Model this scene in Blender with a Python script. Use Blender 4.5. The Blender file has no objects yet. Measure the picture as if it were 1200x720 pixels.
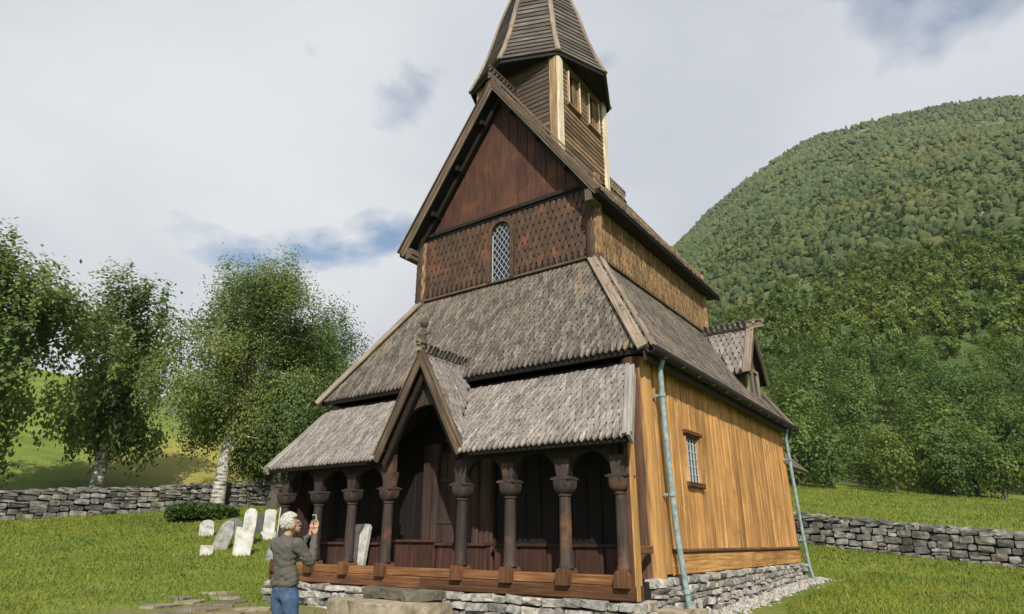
import bpy, bmesh, math, random
import numpy as np
from mathutils import Vector, Matrix, noise as mnoise
R = math.radians
random.seed(7); rng = np.random.default_rng(7)
S = bpy.context.scene
COL = S.collection

# ------------------------------------------------------------------ camera
CAMP = Vector((8.967, -10.695, 0.555))
YAW, PITCH, ROLL = -0.618, 0.350, 0.005
fwd = Vector((math.sin(YAW)*math.cos(PITCH), math.cos(YAW)*math.cos(PITCH), math.sin(PITCH)))
rgt = Vector((math.cos(YAW), -math.sin(YAW), 0)); upv = rgt.cross(fwd)
r2 = rgt*math.cos(ROLL)+upv*math.sin(ROLL); u2 = upv*math.cos(ROLL)-rgt*math.sin(ROLL)
cam = bpy.data.cameras.new('camera'); cam.sensor_width = 36; cam.lens = 36*748.7/1200
cam.clip_start = .1; cam.clip_end = 8000
camo = bpy.data.objects.new('camera', cam); COL.objects.link(camo)
camo.matrix_world = Matrix(((r2.x, u2.x, -fwd.x, CAMP.x), (r2.y, u2.y, -fwd.y, CAMP.y), (r2.z, u2.z, -fwd.z, CAMP.z), (0, 0, 0, 1)))
S.camera = camo
S.view_settings.view_transform = 'Standard'; S.view_settings.look = 'None'
S.view_settings.exposure = 0.42; S.view_settings.gamma = 1
S.cycles.max_bounces = 6; S.cycles.transparent_max_bounces = 8

# ------------------------------------------------------------------ sun and sky
SUN = Vector((0.82, -1.0, 1.06)).normalized()
sl = bpy.data.lights.new('sun', 'SUN'); sl.energy = 4.9; sl.angle = R(.5); sl.color = (1, .94, .84)
so = bpy.data.objects.new('sun', sl); COL.objects.link(so); so.rotation_euler = SUN.to_track_quat('Z', 'Y').to_euler()
so.location = (20, -20, 30)
W = bpy.data.worlds.new('World'); S.world = W; W.use_nodes = True
nt = W.node_tree; nt.nodes.clear()
def wn(t, **k):
    n = nt.nodes.new(t)
    for a, v in k.items(): setattr(n, a, v)
    return n
out = wn('ShaderNodeOutputWorld'); bg = wn('ShaderNodeBackground'); nt.links.new(bg.outputs[0], out.inputs[0])
sky = wn('ShaderNodeTexSky', sky_type='NISHITA', sun_disc=False)
sky.sun_elevation = math.asin(SUN.z); sky.sun_rotation = math.atan2(SUN.x, SUN.y); sky.air_density = 1.25; sky.dust_density = .8
bg.inputs[1].default_value = .10
tc = wn('ShaderNodeTexCoord'); sx = wn('ShaderNodeSeparateXYZ'); nt.links.new(tc.outputs['Generated'], sx.inputs[0])
zb = wn('ShaderNodeMath', operation='MAXIMUM'); nt.links.new(sx.outputs[2], zb.inputs[0]); zb.inputs[1].default_value = .02
za = wn('ShaderNodeMath', operation='ADD'); nt.links.new(zb.outputs[0], za.inputs[0]); za.inputs[1].default_value = .22
def div(a):
    d = wn('ShaderNodeMath', operation='DIVIDE'); nt.links.new(a, d.inputs[0]); nt.links.new(za.outputs[0], d.inputs[1]); return d
dx, dy = div(sx.outputs[0]), div(sx.outputs[1])
cb = wn('ShaderNodeCombineXYZ'); nt.links.new(dx.outputs[0], cb.inputs[0]); nt.links.new(dy.outputs[0], cb.inputs[1])
mp = wn('ShaderNodeMapping'); nt.links.new(cb.outputs[0], mp.inputs[0]); mp.inputs['Location'].default_value = (3.117, 2.187, .4)
n1 = wn('ShaderNodeTexNoise'); n1.inputs['Scale'].default_value = 1.4; n1.inputs['Detail'].default_value = 8; n1.inputs['Roughness'].default_value = .52; n1.inputs['Distortion'].default_value = .3
n2 = wn('ShaderNodeTexNoise'); n2.inputs['Scale'].default_value = .8; n2.inputs['Detail'].default_value = 5; n2.inputs['Roughness'].default_value = .5
nt.links.new(mp.outputs[0], n1.inputs[0]); nt.links.new(cb.outputs[0], n2.inputs[0])
cr = wn('ShaderNodeValToRGB'); nt.links.new(n1.outputs[0], cr.inputs[0])
cr.color_ramp.elements[0].position = .365; cr.color_ramp.elements[0].color = (.0, .0, .0, 1)
cr.color_ramp.elements[1].position = .435; cr.color_ramp.elements[1].color = (1, 1, 1, 1)
cc = wn('ShaderNodeValToRGB'); nt.links.new(n2.outputs[0], cc.inputs[0])
cc.color_ramp.elements[0].position = .36; cc.color_ramp.elements[0].color = (4.0, 4.3, 4.85, 1)
cc.color_ramp.elements[1].position = .64; cc.color_ramp.elements[1].color = (6.0, 6.1, 6.25, 1)
mx = wn('ShaderNodeMixRGB'); nt.links.new(cr.outputs[0], mx.inputs[0]); nt.links.new(sky.outputs[0], mx.inputs[1]); nt.links.new(cc.outputs[0], mx.inputs[2])
nt.links.new(mx.outputs[0], bg.inputs[0])

# ------------------------------------------------------------------ materials
def mat_base(name, rough=.8):
    m = bpy.data.materials.new(name); m.use_nodes = True; t = m.node_tree
    b = t.nodes['Principled BSDF']; b.inputs['Roughness'].default_value = rough
    b.inputs['Specular IOR Level'].default_value = .3
    return m, t, b
def N(t, typ, **k):
    n = t.nodes.new(typ)
    for a, v in k.items(): setattr(n, a, v)
    return n
def rnd(t):
    oi = N(t, 'ShaderNodeObjectInfo'); ge = N(t, 'ShaderNodeNewGeometry')
    a = N(t, 'ShaderNodeMath', operation='ADD'); t.links.new(oi.outputs['Random'], a.inputs[0]); t.links.new(ge.outputs['Random Per Island'], a.inputs[1])
    f = N(t, 'ShaderNodeMath', operation='FRACT'); t.links.new(a.outputs[0], f.inputs[0]); return f.outputs[0]
KC = .8        # base colours of everything, scaled together
def ramp(t, src, stops, k=1.0):
    stops = [(p, tuple(q*k for q in c)) for p, c in stops]
    r = N(t, 'ShaderNodeValToRGB'); e = r.color_ramp.elements
    while len(e) < len(stops): e.new(.5)
    for i, (p, c) in enumerate(stops): e[i].position = p; e[i].color = (*c, 1) if len(c) == 3 else c
    t.links.new(src, r.inputs[0]); return r.outputs[0]
def mixc(t, fac, a, b, mode='MIX'):
    m = N(t, 'ShaderNodeMixRGB', blend_type=mode)
    for i, v in enumerate((fac, a, b)):
        if hasattr(v, 'links'): t.links.new(v, m.inputs[i])
        else: m.inputs[i].default_value = v if i == 0 else (*v, 1)
    return m.outputs[0]
def noise(t, vec, scale, detail=4, rough=.55):
    n = N(t, 'ShaderNodeTexNoise'); n.inputs['Scale'].default_value = scale; n.inputs['Detail'].default_value = detail; n.inputs['Roughness'].default_value = rough
    if vec is not None: t.links.new(vec, n.inputs[0])
    return n.outputs[0]
def bump(t, b, h, strength=.4, dist=.01):
    bp = N(t, 'ShaderNodeBump'); bp.inputs['Strength'].default_value = strength; bp.inputs['Distance'].default_value = dist
    t.links.new(h, bp.inputs['Height']); t.links.new(bp.outputs[0], b.inputs['Normal'])

def wood(name, dark, mid, light, var=.35, grain=(28, 28, 1.4), patch=None, patch_c=(.3, .15, .05), rough=.75, south=None, bs=.5, knots=False):
    """grain runs along the object's local Z; each piece gets its own tone"""
    m, t, b = mat_base(name, rough)
    c = N(t, 'ShaderNodeTexCoord'); rv = rnd(t)
    sc = N(t, 'ShaderNodeMath', operation='MULTIPLY'); t.links.new(rv, sc.inputs[0]); sc.inputs[1].default_value = 37
    ad = N(t, 'ShaderNodeVectorMath', operation='ADD'); t.links.new(c.outputs['Object'], ad.inputs[0]); t.links.new(sc.outputs[0], ad.inputs[1])
    mpn = N(t, 'ShaderNodeMapping'); mpn.inputs['Scale'].default_value = grain; t.links.new(ad.outputs[0], mpn.inputs[0])
    g = noise(t, mpn.outputs[0], 1, 5, .6)
    col = ramp(t, g, [(.28, dark), (.5, mid), (.74, light)], KC)
    big = noise(t, ad.outputs[0], 1.3, 3)
    f2 = ramp(t, big, [(.35, (.62, .62, .62)), (.65, (1.15, 1.15, 1.15))])
    col = mixc(t, .7, col, f2, 'MULTIPLY')
    tone = ramp(t, rv, [(0, (1-var,)*3), (1, (1+var, 1+var*.95, 1+var*.9))])
    col = mixc(t, 1, col, tone, 'MULTIPLY')
    geo = N(t, 'ShaderNodeNewGeometry')
    if knots:     # dark knots and long weather streaks in the board
        mk = N(t, 'ShaderNodeMapping'); mk.inputs['Scale'].default_value = (11, 11, 5); t.links.new(ad.outputs[0], mk.inputs[0])
        vo = N(t, 'ShaderNodeTexVoronoi'); vo.inputs['Scale'].default_value = .55; t.links.new(mk.outputs[0], vo.inputs['Vector'])
        col = mixc(t, ramp(t, vo.outputs['Distance'], [(.05, (.85, .85, .85)), (.16, (0, 0, 0))]), col, (.10, .04, .015))
        ms_ = N(t, 'ShaderNodeMapping'); ms_.inputs['Scale'].default_value = (9, 9, .35); t.links.new(ad.outputs[0], ms_.inputs[0])
        col = mixc(t, .6, col, ramp(t, noise(t, ms_.outputs[0], 1, 4, .6), [(.34, (.5, .42, .36)), (.5, (1, 1, 1)), (.68, (1.14, 1.16, 1.2))]), 'MULTIPLY')
    if patch:
        pn = noise(t, geo.outputs['Position'], patch, 4)
        pf = ramp(t, pn, [(.55, (0, 0, 0)), (.72, (.75, .75, .75))])
        pr = N(t, 'ShaderNodeMixRGB', blend_type='MULTIPLY'); pr.inputs[0].default_value = 1
        t.links.new(pf, pr.inputs[1]); t.links.new(tone, pr.inputs[2])
        col = mixc(t, pr.outputs[0], col, patch_c)
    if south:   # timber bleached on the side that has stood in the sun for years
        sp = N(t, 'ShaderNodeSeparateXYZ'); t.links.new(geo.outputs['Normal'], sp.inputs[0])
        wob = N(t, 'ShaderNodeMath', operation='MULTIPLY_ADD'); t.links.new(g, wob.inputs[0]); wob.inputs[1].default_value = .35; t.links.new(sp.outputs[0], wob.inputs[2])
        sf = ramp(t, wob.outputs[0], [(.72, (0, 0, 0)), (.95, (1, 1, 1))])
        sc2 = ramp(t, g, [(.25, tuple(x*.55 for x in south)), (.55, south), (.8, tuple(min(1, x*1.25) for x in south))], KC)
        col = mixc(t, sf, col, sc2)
    t.links.new(col, b.inputs['Base Color']); bump(t, b, g, bs, .008)
    return m

M = {}
M['tar'] = wood('tarred_timber', (.010, .007, .006), (.02, .014, .011), (.038, .026, .02), .3)
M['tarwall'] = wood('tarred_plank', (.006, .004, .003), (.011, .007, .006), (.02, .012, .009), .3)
M['column'] = wood('column_timber', (.026, .019, .016), (.047, .034, .029), (.08, .056, .045), .15, patch=1.9, patch_c=(.16, .07, .03))
M['bench'] = wood('bench_board', (.026, .012, .008), (.056, .024, .016), (.10, .044, .028), .45)
M['portal'] = wood('portal_timber', (.028, .016, .012), (.058, .033, .026), (.10, .06, .046), .25)
M['gable'] = wood('gable_plank', (.045, .02, .012), (.085, .036, .021), (.14, .06, .034), .18, patch=1.1, patch_c=(.15, .055, .022))
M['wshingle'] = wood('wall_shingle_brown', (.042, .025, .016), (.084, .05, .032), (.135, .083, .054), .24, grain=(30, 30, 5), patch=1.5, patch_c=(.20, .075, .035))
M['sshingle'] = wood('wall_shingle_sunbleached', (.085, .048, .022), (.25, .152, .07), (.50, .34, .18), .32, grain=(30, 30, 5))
M['roof'] = wood('roof_shingle_weathered', (.055, .046, .038), (.14, .118, .097), (.34, .295, .245), .38, grain=(30, 30, 5), patch=.9, patch_c=(.21, .16, .10))
M['roof2'] = wood('roof_shingle_pale', (.105, .092, .08), (.25, .222, .198), (.46, .42, .38), .25, grain=(30, 30, 5))
M['hip'] = wood('weathered_board', (.14, .105, .075), (.27, .215, .16), (.42, .34, .26), .2)
M['greyboard'] = wood('grey_weathered_board', (.2, .18, .16), (.32, .295, .265), (.42, .39, .355), .1)
M['barge'] = wood('bargeboard_timber', (.04, .028, .019), (.105, .073, .048), (.22, .158, .104), .2)
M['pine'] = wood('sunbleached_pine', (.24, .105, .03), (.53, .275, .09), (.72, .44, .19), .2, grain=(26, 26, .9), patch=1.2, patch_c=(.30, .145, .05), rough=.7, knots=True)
M['sill'] = wood('sill_timber', (.045, .02, .01), (.115, .05, .022), (.21, .095, .042), .25)
M['rail'] = wood('rail_timber', (.085, .038, .015), (.21, .094, .036), (.35, .17, .068), .3)
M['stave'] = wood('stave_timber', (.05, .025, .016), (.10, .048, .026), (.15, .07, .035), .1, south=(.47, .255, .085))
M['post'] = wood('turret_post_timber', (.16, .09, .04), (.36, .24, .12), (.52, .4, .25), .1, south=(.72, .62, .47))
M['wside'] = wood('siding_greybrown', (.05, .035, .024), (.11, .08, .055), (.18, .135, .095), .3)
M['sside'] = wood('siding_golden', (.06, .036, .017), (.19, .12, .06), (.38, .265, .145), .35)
M['spire'] = wood('spire_board', (.04, .033, .026), (.10, .085, .07), (.24, .21, .175), .35)
M['black'] = wood('near_black_timber', (.006, .005, .004), (.012, .009, .008), (.02, .016, .013), .2)  # even near-black timber for roof shells, soffits, eave boards, cores and louvre openings
def simple(name, c, rough=.6, scale=20, amt=.4, spec=.3, bs=0, c2=None, metal=0):
    m, t, b = mat_base(name, rough); b.inputs['Specular IOR Level'].default_value = spec; b.inputs['Metallic'].default_value = metal
    co = N(t, 'ShaderNodeTexCoord'); n = noise(t, co.outputs['Object'], scale, 5)
    lo = c2 or tuple(x*(1-amt) for x in c)
    col = ramp(t, n, [(.32, lo), (.66, c)], KC); t.links.new(col, b.inputs['Base Color'])
    if bs: bump(t, b, n, bs, .02)
    return m
M['copper'] = simple('patinated_copper', (.36, .45, .46), .7, 9, c2=(.16, .235, .25), bs=.2)
M['gutter'] = simple('weathered_gutter', (.036, .03, .026), .85, 8)
M['glass'] = simple('leaded_glass', (.012, .02, .045), .15, 6, spec=.35)
M['glassg'] = simple('greenish_glass', (.05, .075, .05), .12, 6, spec=.6)
M['came'] = simple('pale_lead', (.55, .57, .59), .5, 30, .2)
M['iron'] = simple('dull_iron', (.05, .05, .05), .5, 30, .2)
def stone(name, a, b_, c, warm=None, scale=5):
    m, t, b = mat_base(name, .9)
    co = N(t, 'ShaderNodeTexCoord'); rv = rnd(t)
    sc = N(t, 'ShaderNodeMath', operation='MULTIPLY'); t.links.new(rv, sc.inputs[0]); sc.inputs[1].default_value = 53
    ad = N(t, 'ShaderNodeVectorMath', operation='ADD'); t.links.new(co.outputs['Object'], ad.inputs[0]); t.links.new(sc.outputs[0], ad.inputs[1])
    n = noise(t, ad.outputs[0], scale, 8, .65)
    col = ramp(t, n, [(.3, a), (.5, b_), (.68, c)], KC)
    tone = ramp(t, rv, [(0, (.45, .445, .44)), (.5, (1, .99, .97)), (.86, (1.12, 1.1, 1.05)), (1, warm or (1.15, 1.0, .8))])
    col = mixc(t, 1, col, tone, 'MULTIPLY')
    t.links.new(col, b.inputs['Base Color']); bump(t, b, n, .8, .03)
    return m
M['stone'] = stone('foundation_stone', (.12, .115, .105), (.36, .345, .32), (.58, .56, .53), scale=7)
M['fieldstone'] = stone('field_stone', (.05, .05, .047), (.17, .168, .155), (.36, .35, .33), scale=3.5)
M['mortar'] = simple('dark_joint', (.045, .042, .038), .95, 12)
M['slab'] = stone('step_slab', (.13, .11, .08), (.27, .235, .17), (.4, .355, .28), scale=3)
M['marble'] = stone('white_marble', (.30, .30, .275), (.60, .60, .575), (.72, .72, .70), (1, 1, .98), 4)
M['rough'] = stone('lichened_stone', (.16, .16, .14), (.52, .51, .48), (.72, .71, .68), (1, 1, 1), 5)
M['slate'] = stone('grey_slate', (.1, .11, .11), (.17, .18, .18), (.25, .26, .26), (1, 1, 1), 3)
M['gravel'] = stone('pale_gravel', (.2, .19, .175), (.38, .36, .33), (.55, .53, .49), scale=6)

def leafmat(name, cols, tr=.35, ns=.55, big=None):
    m, t, b = mat_base(name, .6)
    rv = N(t, 'ShaderNodeNewGeometry'); oi = N(t, 'ShaderNodeObjectInfo')
    col = ramp(t, rv.outputs['Random Per Island'], [(i/(len(cols)-1), c) for i, c in enumerate(cols)], .9)
    n = noise(t, rv.outputs['Position'], ns, 2)
    col = mixc(t, .8, col, ramp(t, n, [(.35, (.7, .78, .8)), (.65, (1.2, 1.12, .95))]), 'MULTIPLY')
    col = mixc(t, 1, col, ramp(t, oi.outputs['Random'], [(0, (.75, .82, .85)), (1, (1.2, 1.1, 1.0))]), 'MULTIPLY')
    if big: col = mixc(t, 1, col, ramp(t, noise(t, rv.outputs['Position'], big, 4, .6), [(.36, (.72, .84, .86)), (.52, (1, 1, .95)), (.66, (1.22, 1.06, .88))]), 'MULTIPLY')
    t.links.new(col, b.inputs['Base Color'])
    tl = N(t, 'ShaderNodeBsdfTranslucent'); t.links.new(col, tl.inputs[0])
    ms = N(t, 'ShaderNodeMixShader'); ms.inputs[0].default_value = tr
    o = t.nodes['Material Output']; t.links.new(b.outputs[0], ms.inputs[1]); t.links.new(tl.outputs[0], ms.inputs[2]); t.links.new(ms.outputs[0], o.inputs[0])
    return m
M['birchleaf'] = leafmat('birch_leaves', [(.125, .19, .052), (.175, .25, .074), (.23, .3, .1), (.29, .35, .14)], .52)
M['woodleaf'] = leafmat('wood_leaves', [(.08, .14, .03), (.11, .185, .04), (.15, .22, .05), (.195, .24, .068)], .42, .3, .03)
M['farleaf'] = leafmat('far_wood_leaves', [(.08, .132, .036), (.108, .17, .044), (.142, .197, .055), (.185, .212, .075)], .38, .16, .012)
M['canopy'] = leafmat('far_canopy', [(.072, .112, .036), (.10, .148, .046), (.135, .175, .056), (.18, .19, .078)], .12, .16, .012)
t = M['canopy'].node_tree; gg = N(t, 'ShaderNodeNewGeometry'); bump(t, t.nodes['Principled BSDF'], noise(t, gg.outputs['Position'], 2.2, 4, .7), 1, .9)
M['hedge'] = leafmat('hedge_leaves', [(.03, .07, .015), (.05, .1, .02), (.08, .14, .03)])
M['grassblade'] = leafmat('grass_blades', [(.12, .19, .022), (.165, .235, .03), (.21, .26, .04), (.27, .26, .07)], .4)
m, t, b = mat_base('birch_bark', .8)
co = N(t, 'ShaderNodeTexCoord'); mpn = N(t, 'ShaderNodeMapping'); mpn.inputs['Scale'].default_value = (1.5, 1.5, 7); t.links.new(co.outputs['Object'], mpn.inputs[0])
n = noise(t, mpn.outputs[0], 1.6, 6, .65); t.links.new(ramp(t, n, [(.36, (.05, .045, .04)), (.5, (.38, .36, .32)), (.62, (.6, .58, .53))], KC), b.inputs['Base Color']); bump(t, b, n, .6, .03)
M['birch'] = m
M['bark'] = simple('grey_bark', (.12, .1, .08), .9, 8, bs=.6)
def ground_mat():
    m, t, b = mat_base('mown_grass', .95)
    g = N(t, 'ShaderNodeNewGeometry')
    a = noise(t, g.outputs['Position'], .45, 5); c = noise(t, g.outputs['Position'], 14, 6, .7); d = noise(t, g.outputs['Position'], 1.7, 4)
    col = ramp(t, a, [(.33, (.11, .17, .02)), (.52, (.16, .22, .026)), (.7, (.22, .235, .045))], KC)
    col = mixc(t, .75, col, ramp(t, c, [(.3, (.5, .5, .45)), (.55, (1, 1, 1)), (.75, (1.4, 1.35, 1.15))]), 'MULTIPLY')
    e_ = noise(t, g.outputs['Position'], .9, 6, .7)
    col = mixc(t, ramp(t, e_, [(.56, (0, 0, 0)), (.7, (.55, .55, .55))]), col, (.20, .17, .07))
    # trodden earth where people walk round the west front
    sp = N(t, 'ShaderNodeSeparateXYZ'); t.links.new(g.outputs['Position'], sp.inputs[0])
    dv = N(t, 'ShaderNodeVectorMath', operation='DISTANCE'); t.links.new(g.outputs['Position'], dv.inputs[0]); dv.inputs[1].default_value = (-1.0, -4.2, -.8)
    w = N(t, 'ShaderNodeMath', operation='MULTIPLY_ADD'); t.links.new(d, w.inputs[0]); w.inputs[1].default_value = 3.0; t.links.new(dv.outputs['Value'], w.inputs[2])
    f = ramp(t, N_scale(t, w.outputs[0], .1), [(.38, (.85, .85, .85)), (.58, (0, 0, 0))])
    col = mixc(t, f, col, ramp(t, c, [(.35, (.13, .1, .06)), (.65, (.26, .2, .12))]))
    # rough yellow meadow uphill, beyond the churchyard wall
    ds = N(t, 'ShaderNodeVectorMath', operation='DISTANCE'); t.links.new(g.outputs['Position'], ds.inputs[0]); ds.inputs[1].default_value = (-28.0, 14.0, 3.0)
    fy = ramp(t, N_scale(t, ds.outputs['Value'], .05), [(.3, (.8, .8, .8)), (.55, (0, 0, 0))])
    col = mixc(t, fy, col, (.26, .22, .05))
    t.links.new(col, b.inputs['Base Color']); bump(t, b, c, .9, .05)
    return m
def N_scale(t, s, k):
    a = N(t, 'ShaderNodeMath', operation='MULTIPLY'); t.links.new(s, a.inputs[0]); a.inputs[1].default_value = k; return a.outputs[0]
M['lawn'] = ground_mat()
m, t, b = mat_base('hillside_scrub', .95); g = N(t, 'ShaderNodeNewGeometry')
a = noise(t, g.outputs['Position'], .02, 6, .6); c = noise(t, g.outputs['Position'], .35, 5, .65)
col = ramp(t, a, [(.36, (.06, .105, .03)), (.52, (.09, .13, .04)), (.68, (.19, .17, .09))], .85)
t.links.new(mixc(t, .8, col, ramp(t, c, [(.3, (.45, .5, .45)), (.7, (1.3, 1.25, 1.1))]), 'MULTIPLY'), b.inputs['Base Color']); bump(t, b, c, 1, 1.0)
M['hill'] = m
M['skin'] = simple('skin', (.52, .30, .21), .5, 30, .15)
M['hair'] = simple('grey_hair', (.72, .69, .62), .6, 60, .35, bs=.5)
M['jacket'] = simple('dark_grey_fleece', (.115, .105, .09), .9, 40, .25, bs=.3)
M['jeans'] = simple('blue_denim', (.075, .13, .24), .85, 25, .35, bs=.2)
M['shoe'] = simple('dark_shoe', (.04, .035, .03), .6)
M['phone'] = simple('phone_shell', (.75, .76, .78), .3, 30, .05)
M['phoneglass'] = simple('phone_screen', (.02, .02, .025), .1, 30, .05, spec=.6)

hz = bpy.data.materials.new('valley_haze'); hz.use_nodes = True; t = hz.node_tree; t.nodes.clear()
o_ = N(t, 'ShaderNodeOutputMaterial'); pv = N(t, 'ShaderNodeVolumePrincipled'); pv.inputs['Density'].default_value = .00012; pv.inputs['Color'].default_value = (.86, .92, 1, 1); pv.inputs['Anisotropy'].default_value = .3
t.links.new(pv.outputs[0], o_.inputs['Volume']); M['haze'] = hz

# ------------------------------------------------------------------ object helpers
WM = {}
def link(name, me, mat=None, parent=None, Mx=None):
    o = bpy.data.objects.new(name, me); COL.objects.link(o); Mx = Mx or Matrix()
    o.matrix_basis = Mx; WM[o.name] = Mx
    if parent is not None: o.parent = parent; o.matrix_parent_inverse = WM[parent.name].inverted()
    if mat is not None and me is not None and not me.materials:
        me.materials.append(M[mat] if isinstance(mat, str) else mat)
    return o
def tag(o, label=None, cat=None, group=None, kind=None):
    if label: o['label'] = label
    if cat: o['category'] = cat
    if group: o['group'] = group
    if kind: o['kind'] = kind
    return o
def thing(name, label, cat, loc, group=None):
    return tag(link(name, None, None, None, Matrix.Translation(Vector(loc))), label, cat, group)
class MB:
    def __init__(s): s.v = []; s.f = []
    def add(s, vs, fs):
        k = len(s.v); s.v += [tuple(v) for v in vs]; s.f += [tuple(i+k for i in f) for f in fs]; return s
    def box(s, lo, hi):
        x0, y0, z0 = lo; x1, y1, z1 = hi
        return s.add([(x0, y0, z0), (x1, y0, z0), (x1, y1, z0), (x0, y1, z0), (x0, y0, z1), (x1, y0, z1), (x1, y1, z1), (x0, y1, z1)],
                     [(3, 2, 1, 0), (4, 5, 6, 7), (0, 1, 5, 4), (1, 2, 6, 5), (2, 3, 7, 6), (3, 0, 4, 7)])
    def prism(s, poly, d):
        """poly: 3-D outline, extruded by vector d"""
        n = len(poly); d = Vector(d); a = [Vector(p) for p in poly]; q = [p+d for p in a]
        return s.add(a+q, [tuple(range(n))[::-1], tuple(range(n, 2*n))]+[(i, (i+1) % n, n+(i+1) % n, n+i) for i in range(n)])
    def tube(s, pts, rad, n=10, cap=True):
        pts = [Vector(p) for p in pts]; rings = []
        for i, p in enumerate(pts):
            d = (pts[min(i+1, len(pts)-1)]-pts[max(i-1, 0)]).normalized()
            a = d.orthogonal().normalized() if i == 0 else (pa-d*pa.dot(d)).normalized(); pa = a; b_ = d.cross(a)
            r_ = rad[i] if hasattr(rad, '__len__') else rad
            rings.append([p+(a*math.cos(2*math.pi*k/n)+b_*math.sin(2*math.pi*k/n))*r_ for k in range(n)])
        vs = [v for r_ in rings for v in r_]; fs = []
        for i in range(len(pts)-1):
            for k in range(n): fs.append((i*n+k, i*n+(k+1) % n, (i+1)*n+(k+1) % n, (i+1)*n+k))
        if cap: fs += [tuple(range(n))[::-1], tuple((len(pts)-1)*n+k for k in range(n))]
        return s.add(vs, fs)
    def lathe(s, prof, c, n=16):
        """prof: (radius, z) pairs about a vertical axis"""
        vs = [(c[0]+r_*math.cos(2*math.pi*k/n), c[1]+r_*math.sin(2*math.pi*k/n), c[2]+z) for r_, z in prof for k in range(n)]; fs = []
        for i in range(len(prof)-1):
            for k in range(n): fs.append((i*n+k, i*n+(k+1) % n, (i+1)*n+(k+1) % n, (i+1)*n+k))
        fs += [tuple(range(n))[::-1], tuple((len(prof)-1)*n+k for k in range(n))]
        return s.add(vs, fs)
    def build(s, name, mat, parent=None, Mx=None, smooth=False):
        me = bpy.data.meshes.new(name); me.from_pydata(s.v, [], s.f)
        bm = bmesh.new(); bm.from_mesh(me); bmesh.ops.recalc_face_normals(bm, faces=bm.faces); bm.to_mesh(me); bm.free()
        if smooth:
            me.polygons.foreach_set('use_smooth', [True]*len(me.polygons))
        return link(name, me, mat, parent, Mx)
def auto(o, ang=40):
    me = o.data; me.polygons.foreach_set('use_smooth', [True]*len(me.polygons))
    bm = bmesh.new(); bm.from_mesh(me)
    for e in bm.edges:
        if len(e.link_faces) == 2 and e.calc_face_angle() > R(ang): e.smooth = False
    bm.to_mesh(me); bm.free(); return o
def frame(p0, zdir, ydir):
    z = Vector(zdir).normalized(); y = Vector(ydir); y = (y-z*y.dot(z)).normalized(); x = y.cross(z)
    return Matrix(((x.x, y.x, z.x, p0[0]), (x.y, y.y, z.y, p0[1]), (x.z, y.z, z.z, p0[2]), (0, 0, 0, 1)))
def plank(name, mat, parent, p0, p1, nrm, w, t, ch=.012, e0=0, e1=0, w1=None):
    """board from p0 to p1 (centre of its outer face), chamfered; e0/e1 = end skew of right minus left"""
    p0, p1 = Vector(p0), Vector(p1); L = (p1-p0).length; Mx = frame(p0, p1-p0, nrm); w1 = w if w1 is None else w1
    def prof(w): h = w/2; c = min(ch, h*.8); return [(-h, -t), (-h, -c), (-h+c, 0), (h-c, 0), (h, -c), (h, -t)]
    vs = [(x, y, e0*x/max(w, .01)) for x, y in prof(w)]+[(x, y, L+e1*x/max(w1, .01)) for x, y in prof(w1)]
    fs = [(0, 1, 2, 3, 4, 5), (11, 10, 9, 8, 7, 6)]+[(i, 6+i, 6+(i+1) % 6, (i+1) % 6) for i in range(6)]
    return MB().add(vs, fs).build(name, mat, parent, Mx)
def slab(name, mat, parent, polys, th):
    """roof shell: each polygon thickened inward"""
    mb = MB()
    for p in polys:
        p = [Vector(q) for q in p]; n = (p[1]-p[0]).cross(p[2]-p[0]).normalized()
        if n.z < 0: n = -n
        mb.prism(p, -n*th)
    return mb.build(name, mat, parent)
def ashlar(w, h, d):
    """roughly squared stone with a broken face: outline in XZ, face towards +Y"""
    m = min(w, h); r_ = lambda k: random.uniform(.06, .24)*m*k; hw, hh = w/2, h/2; o = []
    for sx_, sz_ in ((-1, -1), (1, -1), (1, 1), (-1, 1)):
        j1, j2 = random.uniform(-.07, .05)*m, random.uniform(-.07, .05)*m
        c1 = (sx_*(hw+j1), sz_*(hh-r_(1))); c2 = (sx_*(hw-r_(1.4)), sz_*(hh+j2))
        o += [c1, c2] if sx_*sz_ > 0 else [c2, c1]
    n = 8; tx, tz = random.uniform(-.25, .25)*d, random.uniform(-.25, .25)*d
    vs = [(x, -.08, z) for x, z in o]+[(x, d*.62+random.uniform(-.15, .1)*d, z) for x, z in o]
    vs += [(x*.9+random.uniform(-.02, .02)*w, d+tx*x/hw+tz*z/hh+random.uniform(-.12, .12)*d, z*.87) for x, z in o]+[(random.uniform(-.2, .2)*w, d*random.uniform(.95, 1.25), random.uniform(-.15, .15)*h)]
    fs = [tuple(range(n))[::-1]]
    for q in (0, 1):
        for i in range(n): fs.append((q*n+i, q*n+(i+1) % n, (q+1)*n+(i+1) % n, (q+1)*n+i))
    fs += [(2*n+i, 2*n+(i+1) % n, 3*n) for i in range(n)]
    return MB().add(vs, fs)
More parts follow.
